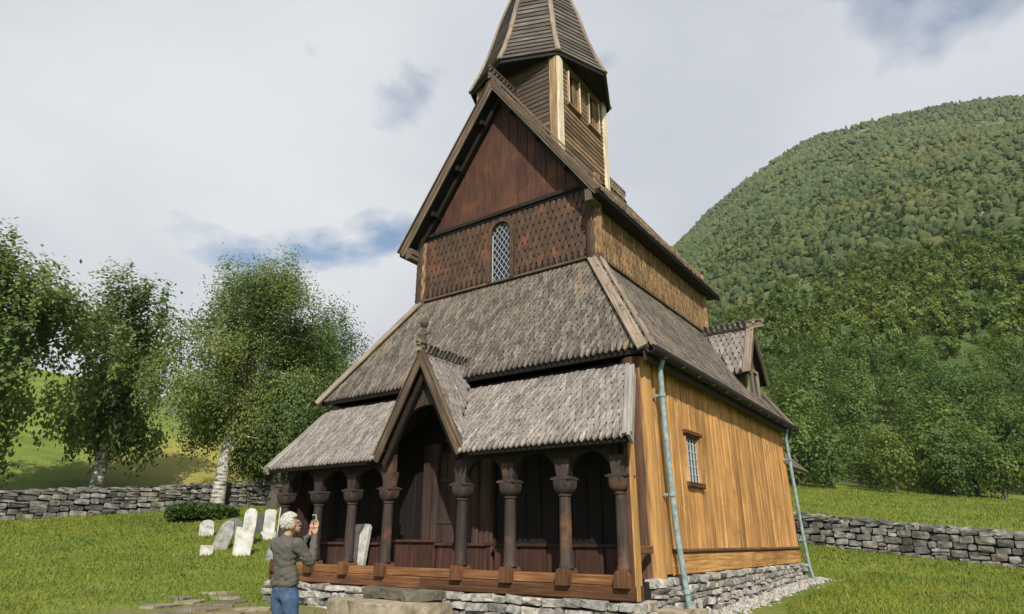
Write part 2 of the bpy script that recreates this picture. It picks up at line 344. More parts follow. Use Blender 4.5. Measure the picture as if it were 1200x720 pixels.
def rock(w, h, d, jit=.16, n=9, sq=3.0):
    """rough faced stone: outline in XZ, front face +Y at d"""
    vs = []; k0 = random.random()
    def ring(s, y, j):
        o = []
        for i in range(n):
            a = 2*math.pi*(i+.5+(k0-.5)*.5)/n; ca, sa = math.cos(a), math.sin(a)
            q = (abs(ca)**sq+abs(sa)**sq)**(-1/sq); q *= 1+random.uniform(-jit, jit*.3)*j
            o.append((ca*q*w/2*s, y+random.uniform(-1, 1)*d*.12*j, sa*q*h/2*s))
        return o
    a = ring(1, 0, .0); rs = random.getstate(); b_ = ring(1.0, d*.7, 1); random.setstate(rs); c = ring(.93, d, 1)
    vs = ring(1.0, -.08, 0)+b_+c+[(0, d*random.uniform(.95, 1.2), 0)]
    fs = [tuple(range(n))[::-1]]
    for r_ in (0, 1):
        for i in range(n): fs.append((r_*n+i, r_*n+(i+1) % n, (r_+1)*n+(i+1) % n, (r_+1)*n+i))
    fs += [(2*n+i, 2*n+(i+1) % n, 3*n) for i in range(n)]
    return MB().add(vs, fs)

# ------------------------------------------------------------------ terrain
def sst(a, b_, x):
    x = min(1, max(0, (x-a)/(b_-a))); return x*x*(3-2*x)
SKY_AZ = [(-60, 13), (-45, 15), (-30, 18.5), (-24, 21.5), (-20, 24.6), (-16.4, 27.2), (-12.9, 29.4), (-10.5, 30.45), (-8.1, 31.2), (-5.9, 31.5), (-2, 31.6), (4, 31), (12, 29), (25, 22), (40, 14), (60, 6)]
def sky_el(az):
    if az <= SKY_AZ[0][0]: return SKY_AZ[0][1]
    for (a, e), (a2, e2) in zip(SKY_AZ, SKY_AZ[1:]):
        if az <= a2: return e+(e2-e)*(az-a)/(a2-a)
    return SKY_AZ[-1][1]
def H0(x, y):
    px, py = x-CAMP.x, y-CAMP.y
    s = (-px+py)*.7071-15.5
    sp = 1.5*math.log1p(math.exp(max(-40, min(40, s/1.5))))
    z = -.8+.16*sp
    dxr = max(-4.9-x, 0, x-5.4); dyr = max(-1.6-y, 0, y-10.9); d = math.hypot(dxr, dyr)
    flat = -.8+.026*min(12, max(0, y+1.1))+.02*max(0, -x)*0.8
    k = 1-sst(0.0, 3.6, d)
    z = z*(1-k)+flat*k
    r_ = math.hypot(px, py)
    z += .13*max(0, -x-21.5)**1.15*sst(-35, -10, -y) if y < 35 else 0
    return z+.05*mnoise.noise(Vector((x*.25, y*.25, 0)))*sst(1, 6, d)
R0, R1 = 70., 650.
def H(x, y):
    px, py = x-CAMP.x, y-CAMP.y; r_ = math.hypot(px, py); az = math.degrees(math.atan2(px, py))
    if r_ <= R0: return H0(x, y)
    q = R0/r_; z0 = H0(CAMP.x+px*q, CAMP.y+py*q)
    if -80 < az < 75:
        e = sky_el(az); zt = CAMP.z+R1*math.tan(R(e))
        f = min(1, sst(-80, -58, az))*min(1, 1-sst(50, 75, az))
    else: f = 0; zt = 0
    t_ = (r_-R0)/(R1-R0)
    if t_ <= 1: g = t_**1.12
    else: g = 1+.35*(1-math.exp(-(t_-1)*1.3))-.25*(t_-1)
    z = z0+(zt-z0)*max(g, 0)*f - (1-f)*.02*(r_-R0)
    n_ = mnoise.fractal(Vector((x*.006, y*.006, 3)), 1, 2.1, 5)
    return z+n_*14*sst(90, 420, r_)*f*(1-.5*sst(480, 640, r_))
def polar(name, radii, naz, mat):
    vs = []; fs = []; n = naz
    for r_ in radii:
        for k in range(n):
            a = 2*math.pi*k/n; x = CAMP.x+r_*math.sin(a); y = CAMP.y+r_*math.cos(a); vs.append((x, y, H(x, y)))
    for i in range(len(radii)-1):
        for k in range(n): fs.append((i*n+k, (i+1)*n+k, (i+1)*n+(k+1) % n, i*n+(k+1) % n))
    if radii[0] < 1: fs.append(tuple(range(n)))
    me = bpy.data.meshes.new(name); me.from_pydata(vs, [], fs); me.polygons.foreach_set('use_smooth', [True]*len(fs))
    return tag(link(name, me, mat), kind='structure')
ra = [.5]
while ra[-1] < 68: ra.append(ra[-1]+max(.5, ra[-1]*.03))
ra[-1] = R0
polar('lawn', ra, 288, 'lawn')
rb = [R0]
while rb[-1] < 2600: rb.append(rb[-1]*1.055)
polar('hillside', rb, 288, 'hill')
#--CHURCH--
# ================================================================== the church
church = thing('stave_church', 'old brown wooden stave church with steep shingled roofs, ridge turret and arcaded porch gallery', 'church', (0, 5, -.8))
h, L = 4.3, 10.1
ZE, EO = 3.9, .214                 # main eave
cw, c0, c1 = 2.745, 1.394, 8.806    # raised nave
Z1, Z2, ZG = 6.675, 8.62, 12.64
XE, ZX = 3.16, 8.14               # eave of the upper roof
V = Vector
SH = []                            # shingles: (matrix, outline key, material, parent)
def shingles(parent, mat, O, X, U, ncol, nrow, wd, ex, keep, lift=.03, shape='point', jit=.65):
    """rows of overlapping shingles on the plane O + X*i + U*j"""
    X = V(X).normalized(); U = V(U).normalized(); nr = X.cross(U)

    for j in range(nrow):
        for i in range(-1, ncol+1):
            x = (i+.5*(j % 2)+.25)*wd+random.uniform(-.006, .006)*jit; u = j*ex+random.uniform(-.02, .02)*jit
            p = V(O)+X*x+U*u
            if not keep(p+U*ex*.6, x, u): continue
            tilt = .045+random.uniform(-.03, .05)*jit
            a = random.uniform(-.035, .035)*jit
            z = (U*math.cos(a)+X*math.sin(a)); z = (z-nr*tilt).normalized(); y = (nr-z*nr.dot(z)).normalized(); xx = y.cross(z)
            q = p+nr*(lift+random.uniform(0, .012)*jit)
            SH.append((Matrix(((xx.x, y.x, z.x, q.x), (xx.y, y.y, z.y, q.y), (xx.z, y.z, z.z, q.z), (0, 0, 0, 1))), (shape, round(wd, 3), round(ex, 3)), mat, parent))
def shingle_mesh(key):
    sh, w, ex = key; hw = w*(.42 if sh == 'point' else .395); Ln = ex*1.75; t = .04 if sh == 'point' else .03
    if sh == 'point': o = [(hw*.12, 0), (hw*.6, ex*.3), (hw, ex*.8), (hw*.9, Ln), (-hw*.9, Ln), (-hw, ex*.8), (-hw*.6, ex*.3), (-hw*.12, 0)]
    else: o = [(-hw*.2, 0), (hw*.2, 0), (hw, ex*.75), (hw*.8, Ln), (-hw*.8, Ln), (-hw, ex*.75)]
    k = len(o)
    vs = [(x, -t, z) for x, z in o]+[(x*.93, 0, z) for x, z in o]
    fs = [tuple(range(k, 2*k))[::-1]]+[(i, (i+1) % k, k+(i+1) % k, k+i) for i in range(k)]
    return vs, fs

# ---- foundation
found = MB().box((-4.42, -.1, -1.3), (4.34, 10.2, -.02)).box((-4.42, -1.1, -1.3), (4.42, -.12, -.33)).build('foundation', 'mortar', church)
def masonry(parent, p0, p1, zb, zt, nrm, rows, wmin, wmax, mat, dep=.1, name='stone', zt_f=None, zb_f=None):
    p0, p1 = V(p0), V(p1); D = (p1-p0); Ln = D.length; D.normalize(); nrm = V(nrm)
    hs = [random.uniform(.6, 1.5) for _ in range(rows)]; sm = sum(hs)
    z_ = 0; cnt = 0
    for r_ in range(rows):
        hh = hs[r_]/sm; x = random.uniform(-.3, 0)*wmax
        while x < Ln:
            w = random.uniform(wmin, wmax); xc = x+w/2
            if xc > 0 and xc < Ln:
                q = p0+D*xc
                bz = zb_f(q) if zb_f else zb; tz = zt_f(q) if zt_f else zt
                H_ = tz-bz; st = [(z_+random.uniform(-.06, .06)*hh, hh*random.uniform(.86, 1.06))]
                if random.random() < .18 and hh*H_ > .16: st = [(z_, hh*.5), (z_+hh*.5, hh*.5)]
                for a, g in st:
                    mb = ashlar(w*.985, g*H_*.97, dep*random.uniform(.7, 1.3))
                    o = mb.build(name, mat, parent, Matrix.Translation(V((q.x, q.y, bz+(a+g/2)*H_)))@frame((0, 0, 0), (math.sin(random.uniform(-.07, .07))*D.x, math.sin(.02)*D.y, 1), nrm)@Matrix.Rotation(random.uniform(-.06, .06), 4, 'Y'))
                    cnt += 1
            x += w
        z_ += hh
    return cnt
masonry(found, (4.36, -.35, 0), (4.36, 10.25, 0), -.86, -.02, (1, 0, 0), 6, .13, .55, 'stone', .1, zb_f=lambda q: H(4.6, q.y)-.08, zt_f=lambda q: -.015)
masonry(found, (-4.45, -1.12, 0), (4.48, -1.12, 0), -.86, -.31, (0, -1, 0), 4, .18, .6, 'stone', .1)
masonry(found, (4.44, -1.1, 0), (4.44, -.4, 0), -.86, -.31, (1, 0, 0), 3, .22, .4, 'stone', .08)
masonry(found, (-4.44, -1.1, 0), (-4.44, .6, 0), -.86, -.31, (-1, 0, 0), 3, .22, .4, 'stone', .08)

# ---- aisle walls
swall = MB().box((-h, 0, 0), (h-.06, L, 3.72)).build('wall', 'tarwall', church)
y = .78; i = 0
while y < L-.12:
    w = random.uniform(.23, .40)
    if y+w > L-.15: w = L-.02-y
    if y < 1.78 and y+w > 1.66: w = 1.78-y
    elif 1.77 < y < 2.5: w = .39
    yc = y+w/2; pr = random.uniform(0, .018)
    if 1.78 < yc < 2.56:
        if yc-w/2 < 1.72: pass
        plank('plank', 'pine', swall, (h+pr, yc, .42), (h+pr, yc, 1.56), (1, 0, 0), w-.02, .07, .016)
        plank('plank', 'pine', swall, (h+pr, yc, 2.64), (h+pr, yc, 3.72), (1, 0, 0), w-.02, .07, .016)
    else: plank('plank', 'pine', swall, (h+pr, yc, .42), (h+pr, yc, 3.72), (1, 0, 0), w-.02, .07, .016)
    y += w
plank('sill_beam', 'pine', swall, (h+.06, .7, .17), (h+.06, 5.6, .17), (1, 0, 0), .36, .14, .02)
plank('sill_beam', 'pine', swall, (h+.055, 5.603, .17), (h+.055, L+.05, .17), (1, 0, 0), .36, .14, .02)
plank('sill_moulding', 'sill', swall, (h+.10, .7, .385), (h+.10, L+.05, .385), (1, 0, 0), .075, .16, .03)
def stave(x, y, r0, r1, z0, z1, mat='stave'):
    o = MB().lathe([(r0*1.04, z0), (r0, z0+.2), ((r0+r1)/2, (z0+z1)/2), (r1, z1)], (0, 0, 0), 26).build('corner_post', mat, church, Matrix.Translation((x, y, 0)))
    return auto(o)
stave(4.12, .12, .30, .27, -.03, 3.75); stave(4.12, L-.12, .24, .22, .37, 3.72); stave(-4.12, .12, .28, .25, -.03, 3.75, 'tar')
# filler board between the corner post and the planking
plank('board', 'pine', swall, (h+.03, .58, .02), (h+.03, .58, 3.7), (1, 0, 0), .36, .08)

# south window
win = MB()
fy0, fy1, fz0, fz1 = 1.84, 2.5, 1.66, 2.56
win.box((h-.09, fy0-.09, fz0-.05), (h-.05, fy1+.09, fz1+.02))
win = win.build('window', 'tar', church)
for q in (fy0-.03, fy1+.03): plank('jamb', 'pine', win, (h+.045, q, fz0-.02), (h+.045, q, fz1+.004), (1, 0, 0), .06, .1)
plank('hood', 'sill', win, (h+.10, fy0-.10, fz1+.06), (h+.10, fy1+.12, fz1+.06), (1, 0, 0), .08, .14)
plank('frame_head', 'sill', win, (h+.06, fy0-.07, fz1+.005), (h+.06, fy1+.07, fz1+.005), (1, 0, 0), .05, .1)
plank('sill', 'sill', win, (h+.09, fy0-.09, fz0-.06), (h+.09, fy1+.11, fz0-.06), (1, 0, 0), .10, .15)
MB().box((h-.049, fy0, fz0-.02), (h-.02, fy1, fz1)).build('glass', 'glassg', win)
lt = MB()
for k in range(5): yy = fy0+(fy1-fy0)*k/4; lt.box((h-.019, yy-.008, fz0-.02), (h+.0, yy+.008, fz1))
for k in range(7): zz = fz0+(fz1-fz0)*k/6; lt.box((h-.018, fy0, zz-.007), (h-.004, fy1, zz+.007))
lt.build('lattice', 'came', win)

# ---- west wall inside the gallery: planks, portal, benches
x = -h+.25
while x < h-.3:
    w = random.uniform(.28, .42); xc = x+w/2
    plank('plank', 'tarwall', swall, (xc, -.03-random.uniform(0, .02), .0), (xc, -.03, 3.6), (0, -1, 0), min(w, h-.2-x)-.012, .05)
    x += w
portal = MB().box((-.5, -.09, .05), (.62, -.055, 2.35)).build('portal_door', 'tar', church)
for k in range(4): plank('door_board', 'portal', portal, (-.36+k*.28, -.115, .1), (-.36+k*.28, -.115, 2.3), (0, -1, 0), .27, .03)
for z_ in (.9, 1.75):
    MB().box((-.45, -.135, z_-.025), (.45, -.12, z_+.025)).lathe([(.05, 0), (.05, .012)], (.5, -.13, z_-.006), 8).build('hinge', 'iron', portal)
for s in (-1, 1):
    plank('jamb', 'portal', portal, (.06+s*.78, -.16, .0), (.06+s*.78, -.16, 2.5), (0, -1, 0), .34, .12, .04)
    MB().lathe([(.13, 0), (.10, .15), (.095, 2.2), (.14, 2.32), (.14, 2.5)], (.06+s*.56, -.14, .0), 12).build('half_column', 'portal', portal)
ar = [(.06+.95*math.cos(a), -.16, 2.5+.6*math.sin(a)) for a in [math.pi*k/14 for k in range(15)]]
MB().prism(ar, (0, .12, 0)).build('portal_lintel', 'tarwall', portal)
gal = MB().box((-4.36, -1.04, -.32), (4.36, -.1, -.06)).build('gallery', 'tar', church)
def bench(x0, x1, z1=.5, y0=-.26, end=True):
    mb = MB().box((x0, y0+.04, -.06), (x1, -.06, z1-.05))
    o = mb.build('bench', 'bench', church)
    n = max(1, round((x1-x0)/.62)); w = (x1-x0)/n
    for k in range(n): plank('bench_panel', 'bench', o, (x0+w*(k+.5), y0, -.05), (x0+w*(k+.5), y0, z1-.055), (0, -1, 0), w-.015, .04, .015)
    MB().box((x0-.02, y0-.05, z1-.05), (x1+.02, -.06, z1)).build('bench_top', 'bench', o)
bench(-4.1, -2.0); bench(1.15, 4.1); bench(-1.5, -.32, .56, -.3); bench(-.3, .98, .5, -.28)
for s, xa in ((-1, -4.33), (1, 4.33)):   # boarded gallery ends, with a waist-high board
    g2 = MB()
    yy = -.98
    while yy < -.1:
        w = random.uniform(.24, .32)
        if s < 0: plank('plank', 'portal', gal, (xa, min(yy+w/2, -.2), .06), (xa, min(yy+w/2, -.2), 2.3+.9*(yy+1.1)), (1, 0, 0), w-.012, .05)
        yy += w
# ---- gallery sill, rail, columns, arches
plank('sill_beam', 'sill', gal, (-4.5, -1.15, -.2), (.1, -1.15, -.2), (0, -1, 0), .21, .3, .02)
plank('sill_beam', 'sill', gal, (.104, -1.145, -.2), (4.46, -1.145, -.2), (0, -1, 0), .21, .3, .02)
cols = [-4.3, -3.12, -2.02, -.94, 1.0, 2.1, 3.23, 4.27]
for a, b_ in zip(cols, cols[1:]):
    plank('rail', 'rail', gal, (a+.03, -1.12, -.02), (b_-.03, -1.12, -.02), (0, -1, 0), .145, .2, .012)
for a in cols:
    c_ = MB().lathe([(.125, .13), (.125, .17), (.108, .2), (.105, .6), (.098, 1.24), (.118, 1.255), (.118, 1.285), (.1, 1.3)], (0, 0, 0), 18).build('column', 'column', church, Matrix.Translation((a, -1.06, 0)))
    auto(c_)
    bm_ = MB()   # saddle block that clasps the sill
    o_ = [(-.12, -.115), (.12, -.115), (.12, .06), (.085, .13), (-.085, .13), (-.12, .06)]
    bm_.prism([(x, -.17, z) for x, z in o_], (0, .34, 0)); bm_.build('base_block', 'sill', c_, Matrix.Translation((a, -1.06, 0)))
    cp = MB()   # cushion capital: round below, square above
    rings = []
    for t_, z_ in ((0, 1.29), (.45, 1.315), (.8, 1.37), (.97, 1.44), (1, 1.50), (1, 1.565)):
        rg = []
        for k in range(16):
            an = 2*math.pi*(k+.5)/16; e = 2+6*t_; q = (abs(math.cos(an))**e+abs(math.sin(an))**e)**(-1/e); rr = .105+.068*t_
            rg.append((rr*q*math.cos(an), rr*q*math.sin(an), z_))
        rings.append(rg)
    vs = [v for r_ in rings for v in r_]; fs = [(i*16+k, i*16+(k+1) % 16, (i+1)*16+(k+1) % 16, (i+1)*16+k) for i in range(5) for k in range(16)]+[tuple(range(16))[::-1], tuple(range(80, 96))]
    cp.add(vs, fs); cp.box((-.182, -.178, 1.515), (.182, .178, 1.548))
    auto(cp.build('capital', 'column', c_, Matrix.Translation((a, -1.06, 0))))
    MB().prism([(-.10, -.09, 1.56), (.10, -.09, 1.56), (.155, -.09, 1.86), (-.155, -.09, 1.86)], (0, .18, 0)).build('impost', 'column', c_, Matrix.Translation((a, -1.06, 0)))
def arch_board(a, b_, zs, zt):
    x0, x1 = a+.13, b_-.13; xm = (x0+x1)/2; r_ = (x1-x0)/2; o = MB(); n = 14
    pts = [(xm+r_*math.cos(math.pi*k/n), zs+r_*.98*math.sin(math.pi*k/n)) for k in range(n+1)]
    for k in range(n):
        (xa, za), (xb, zb) = pts[k], pts[k+1]
        o.prism([(xa, -1.12, za), (xa, -1.12, zt), (xb, -1.12, zt), (xb, -1.12, zb)], (0, .11, 0))
    for xa, xb in ((a, x0), (x1, b_)): o.prism([(xa, -1.12, 1.7), (xb, -1.12, 1.62), (xb, -1.12, zt), (xa, -1.12, zt)], (0, .11, 0))
    return o.build('arch', 'tar', gal)
for a, b_ in zip(cols, cols[1:]):
    if a != -.94: arch_board(a, b_, 1.58, 2.36)
plank('wall_plate', 'tar', gal, (-4.45, -1.02, 2.42), (-1.15, -1.02, 2.42), (0, -1, 0), .14, .14)
plank('wall_plate', 'tar', gal, (1.2, -1.02, 2.42), (4.45, -1.02, 2.42), (0, -1, 0), .14, .14)
# gallery corner post and south end
plank('corner_board', 'stave', gal, (4.47, -1.03, -.3), (4.47, -1.03, 2.25), (1, 0, 0), .15, .1, .02)
plank('corner_board', 'stave', gal, (4.44, -.88, -.3), (4.44, -.88, 2.4), (1, 0, 0), .13, .1, .02)
plank('end_rail', 'rail', gal, (4.4, -.95, .42), (4.4, -.25, .42), (1, 0, 0), .12, .06)

# ---- roofs
GY, GZ = -1.44, 2.09; GYT, GZT = -.24, 3.49; GS = (GZT-GZ)/(GYT-GY); GX = 4.61
PX, PZ, PS = .03, 4.18, 1.81         # porch ridge x, height, slope
GT = 4.17                          # half length of the roof along its top edge
groof = slab('gallery_roof', 'black', church, [[(s*GX, GY+.03, GZ), (PX+s*1.14, GY+.03, GZ), (PX+s*.28, GYT, GZT), (s*GT, GYT, GZT)] for s in (-1, 1)], .07)
def gz(y): return GZ+GS*(y-GY)
Ug = V((0, 1, GS)).normalized(); gl = math.hypot(GYT-GY, GZT-GZ)
shingles(groof, 'roof2', (-GX, GY-.02, GZ-.02), (1, 0, 0), Ug, int(2*GX/.118)+1, 11, .118, .19,
         lambda p, x, u: (GX-GT)*u/gl < x < 2*GX-(GX-GT)*u/gl and u < gl and PZ-PS*abs(p.x-PX) < p.z+.06)
for s in (-1, 1):
    b0 = V((s*(GX+.0), GY-.03, GZ-.10)); b1 = V((s*(GT+.0), GYT, GZT-.08))
    plank('verge_board', 'greyboard', groof, b0+V((0, 0, .16)), b1+V((0, 0, .16)), (0, -GS, 1), .17, .05)
    plank('verge_board', 'greyboard', groof, b0+V((s*.085, 0, .05)), b1+V((s*.085, 0, .05)), (s, 0, 0), .2, .045)
plank('eave_batten', 'black', groof, (-GX, GY+.05, GZ-.03), (-1.3, GY+.05, GZ-.03), (0, -1, 0), .1, .05)
plank('eave_batten', 'black', groof, (1.35, GY+.05, GZ-.03), (GX, GY+.05, GZ-.03), (0, -1, 0), .1, .05)
# main (aisle) roof: four hipped slopes
ex, ey0, ey1 = h+EO, -EO, L+EO+.05
A, B, C_, D_ = V((-ex, ey0, ZE)), V((ex, ey0, ZE)), V((ex, ey1, ZE)), V((-ex, ey1, ZE))
a, b_, c_, d_ = V((-cw, c0, Z1)), V((cw, c0, Z1)), V((cw, c1, Z1)), V((-cw, c1, Z1))
aroof = slab('aisle_roof', 'black', church, [[A, B, b_, a], [B, C_, c_, b_], [C_, D_, d_, c_], [D_, A, a, d_]], .10)
Uw = (V((0, c0, Z1))-V((0, ey0, ZE))); wl = Uw.length; Uw.normalize(); Wd = 2*ex
shingles(aroof, 'roof', A-Uw*.05, (1, 0, 0), Uw, int(Wd/.132)+1, int(wl/.2)+1, .132, .2,
         lambda p, x, u: u < wl-.05 and (ex-cw)*u/wl < x < Wd-(ex-cw)*u/wl)
Us = (V((cw, 0, Z1))-V((ex, 0, ZE))); sl_ = Us.length; Us.normalize(); Ls = ey1-ey0
shingles(aroof, 'roof', B-Us*.05, (0, 1, 0), Us, int(Ls/.132)+1, int(sl_/.2)+1, .132, .2,
         lambda p, x, u: u < sl_-.05 and (c0-ey0)*u/sl_ < x < Ls-(ey1-c1)*u/sl_)
def hip(parent, p, q, n1, n2, w, name='hip_board', mat='hip', off=.125, t=.05):
    n1, n2 = V(n1).normalized(), V(n2).normalized(); d = (q-p).normalized()
    for n_, m_ in ((n1, n2), (n2, n1)):
        side = d.cross(n_).normalized()
        if side.dot(m_) > 0: side = -side
        o_ = n_*off+side*(w/2-.02)
        plank(name, mat, parent, p+o_-d*.12, q+o_, n_, w, t)
nW, nS, nN, nE = V((0, -Uw.z, Uw.y)), V((Us.z, 0, -Us.x)), V((-Us.z, 0, -Us.x)), V((0, 1, .55))
hip(aroof, B, b_, nW, nS, .2); hip(aroof, A, a, nW, nN, .2); hip(aroof, C_, c_, nS, nE, .2)
plank('eave_board', 'black', aroof, A+V((0, .03, -.06)), B+V((0, .03, -.06)), (0, -1, 0), .12, .05)
# raised nave walls
nave = MB().box((-cw, c0, Z1-1.2), (cw, c1, Z2+.1)).build('nave_wall', 'tar', church)
WX, WHW, WZ0, WZ1 = .06, .30, Z1+.06, 8.08       # arched window: centre, half width, sill, spring
def in_win(x, z, m=.12): return abs(x-WX) < WHW+m and z < WZ1+m+math.sqrt(max(0, (WHW+m)**2-(x-WX)**2))-.3 if z > WZ1-.3 else abs(x-WX) < WHW+m
shingles(nave, 'wshingle', (-cw, c0-.02, Z1+.08), (1, 0, 0), (0, 0, 1), int(2*cw/.17)+1, 9, .17, .215,
         lambda p, x, u: 0.05 < x < 2*cw-.05 and p.z < Z2-.06 and not in_win(p.x, p.z-.05, .06), shape='dia', lift=.02, jit=.4)
shingles(nave, 'sshingle', (cw+.02, c0, Z1+.08), (0, 1, 0), (0, 0, 1), int((c1-c0)/.17)+1, 10, .17, .215,
         lambda p, x, u: 0.05 < x < c1-c0-.05 and p.z < Z2+.1, shape='dia', lift=.03, jit=.4)
# round corner staves of the nave, clad with narrow shingles
for sx in (-1, 1):
    cs = MB().lathe([(.19, Z1-.3), (.18, Z2+.15)], (0, 0, 0), 18).build('nave_post', 'wshingle', church, Matrix.Translation((sx*(cw-.03), c0+.03, 0))); auto(cs)
    for j in range(10):
        for k in range(7):
            an = -math.pi/2+(k-3+.5*(j % 2))*.42+(.6 if sx > 0 else -.6)
            nr = V((math.cos(an), math.sin(an), 0)); p = V((sx*(cw-.03), c0+.03, Z1+.06+j*.2))+nr*.205
            if p.z > Z2-.02: continue
            Mx = frame(p, V((0, 0, 1))-nr*.06, nr); SH.append((Mx, ('dia', .1, .2), 'sshingle' if nr.x > .5 else 'wshingle', cs))
ce = MB().lathe([(.17, Z1-.3), (.16, Z2+.15)], (cw-.05, c1-.05, 0), 16).build('nave_post', 'sshingle', church); auto(ce)
plank('ledge', 'wside', nave, (-cw+.1, c0-.09, Z1+.05), (cw-.1, c0-.09, Z1+.05), (0, -1, 0), .06, .09)
plank('ledge', 'wside', nave, (cw+.09, c0+.1, Z1+.05), (cw+.09, c1, Z1+.05), (1, 0, 0), .06, .09)
# arched leaded window
aw = []
for k in range(17):
    an = math.pi*k/16; aw.append((math.cos(an), math.sin(an)))
wf = MB(); ro, ri = WHW+.11, WHW
for k in range(16):
    (ca, sa), (cb_, sb) = aw[k], aw[k+1]
    wf.prism([(WX+ri*ca, c0-.11, WZ1+ri*sa), (WX+ro*ca, c0-.11, WZ1+ro*sa), (WX+ro*cb_, c0-.11, WZ1+ro*sb), (WX+ri*cb_, c0-.11, WZ1+ri*sb)], (0, .14, 0))
for s in (-1, 1): wf.box((WX+(s*ri if s > 0 else -ro), c0-.11, WZ0), (WX+(ro if s > 0 else -ri), c0+.03, WZ1))
wfo = wf.build('window', 'wshingle', church)
MB().prism([(WX-ri, c0-.012, WZ0), (WX+ri, c0-.012, WZ0)]+[(WX+ri*ca, c0-.012, WZ1+ri*sa) for ca, sa in aw], (0, .03, 0)).build('glass', 'glass', wfo)
lt = MB()
def inside(x, z): return abs(x) < ri and z > WZ0 and (z < WZ1 or x*x+(z-WZ1)**2 < ri*ri)
for sg in (-1, 1):
    for k in range(-14, 26):
        st = 60; pts = []
        for q in range(st+1):
            x = -ri+2*ri*q/st; z = WZ0+k*.21+sg*x*1.4
            if inside(x, z): pts.append((x, z))
        if len(pts) > 2:
            (xa, za), (xb, zb) = pts[0], pts[-1]; d = V((xb-xa, 0, zb-za)).normalized(); nn = V((-d.z, 0, d.x))*.0052
            pa, pb = V((WX+xa, c0-.032, za)), V((WX+xb, c0-.032, zb))
            lt.prism([pa-nn, pa+nn, pb+nn, pb-nn], (0, .018+.002*sg, 0))
lt.box((WX-ri, c0-.034, WZ0), (WX-ri+.018, c0-.014, WZ1)).box((WX+ri-.018, c0-.034, WZ0), (WX+ri, c0-.014, WZ1))
lt.build('lattice', 'came', wfo)
MB().prism([(WX+.55*math.cos(an), c0-.1, WZ1+.06+.46*math.sin(an)) for an in [math.pi*k/12 for k in range(13)]][::-1]+[(WX-(ro-.01)*math.cos(math.pi*k/12)*1.0, c0-.1, WZ1+.03+(ro+.005)*math.sin(math.pi*k/12)) for k in range(13)], (0, .1, 0)).build('window_hood', 'wshingle', wfo) if False else None
# ---- gable, upper roof
RS = (ZG-ZX)/XE            # upper slope
gy0, gy1 = c0-.537, c1+.537
gwall = MB().prism([(-cw, c0+.04, Z2+.05), (cw, c0+.04, Z2+.05), (0, c0+.04, ZG-.2)], (0, .12, 0)).build('gable_wall', 'tar', church)
x = -cw+.02; 
while x < cw-.03:
    w = random.uniform(.2, .34); w = min(w, cw-.02-x); xc = x+w/2
    zl, zr = [ZG-.3-RS*abs(q) for q in (xc-w/2, xc+w/2)]
    zt = max(ZG-.3-RS*abs(xc), Z2+.06)
    e1 = -RS*w*(1 if xc > 0 else -1)*(-1)
    plank('plank', 'gable', gwall, (xc, c0+.02-random.uniform(0, .015), Z2+.03), (xc, c0+.02, zt), (0, -1, 0), w-.01, .04, .008, e1=(0 if abs(xc) < w/2 else e1))
    x += w
plank('tie_beam', 'tar', gwall, (-cw-.1, c0-.10, Z2+.05), (cw+.1, c0-.10, Z2+.05), (0, -1, 0), .13, .2, .02)
plank('tie_beam', 'tar', gwall, (-cw-.1, c0-.05, Z2-.05), (cw+.1, c0-.05, Z2-.05), (0, -1, 0), .07, .1, .02)
ro_ = slab('nave_roof', 'black', church, [[(0, gy0+.04, ZG), (XE, gy0+.04, ZG-RS*XE), (XE, gy1, ZG-RS*XE), (0, gy1, ZG)], [(0, gy0+.04, ZG), (-XE, gy0+.04, ZG-RS*XE), (-XE, gy1, ZG-RS*XE), (0, gy1, ZG)]], .11)
for s in (-1, 1):
    Un = V((-s, 0, RS)).normalized(); nl = math.hypot(XE, XE*RS)
    O = V(((XE+.04)*s, gy0, ZG-RS*(XE+.04))) if s > 0 else V(((XE+.04)*s, gy1, ZG-RS*(XE+.04)))
    shingles(ro_, 'roof', O, (0, s, 0), Un, int((gy1-gy0)/.16)+1, int(nl/.22)+1, .16, .22, lambda p, x, u: u < nl and 0 < x < gy1-gy0 and p.y > gy0+.3 and not (abs(p.x) < 1.5 and 2.1 < p.y < 4.9))
    nrm = V((s*RS, 0, 1)).normalized(); dd = V((s, 0, -RS)).normalized()
    t0, t1 = V((s*.0, gy0, ZG+.05)), V((s*(XE+.03), gy0, ZG+.05-RS*(XE+.03)))
    plank('bargeboard', 'barge', ro_, t0-nrm*.07, t1-nrm*.07, (0, -1, 0), .18, .06, .02)
    plank('verge_board', 'barge', ro_, t0+nrm*.11+V((0, .10, 0)), t1+nrm*.11+V((0, .08, 0)), nrm, .17, .05)
    plank('moulding', 'hip', ro_, t0-nrm*.17+dd*.2+V((0, .02, 0)), t1-nrm*.17+V((0, .02, 0)), (0, -1, 0), .035, .05)
    plank('soffit_rafter', 'black', ro_, t0-nrm*.25+dd*.3+V((0, .36, 0)), t1-nrm*.25+V((0, .36, 0)), (0, -1, 0), .12, .1)
    plank('eave_board', 'black', ro_, (s*(XE-.02), gy0, ZX-.055), (s*(XE-.02), gy1, ZX-.055), (s, 0, 0), .12, .06)
    plank('eave_soffit', 'black', ro_, (s*(cw+.19), gy0+.1, ZX-.10), (s*(cw+.19), gy1-.1, ZX-.10), (0, 0, -1), .34, .05)
    for k in range(3):      # purlin ends under the verge
        p = t0+dd*(1.2+k*1.45)-nrm*.24; MB().box((p.x-.05, gy0+.2, p.z-.07), (p.x+.05, c0+.05, p.z+.07)).build('purlin_end', 'black', ro_)
    MB().box((s*(cw+.12)-.09, gy0+.05, ZX-.2), (s*(cw+.12)+.09, c0-.02, ZX+.1)).build('wall_plate_end', 'wside', ro_)
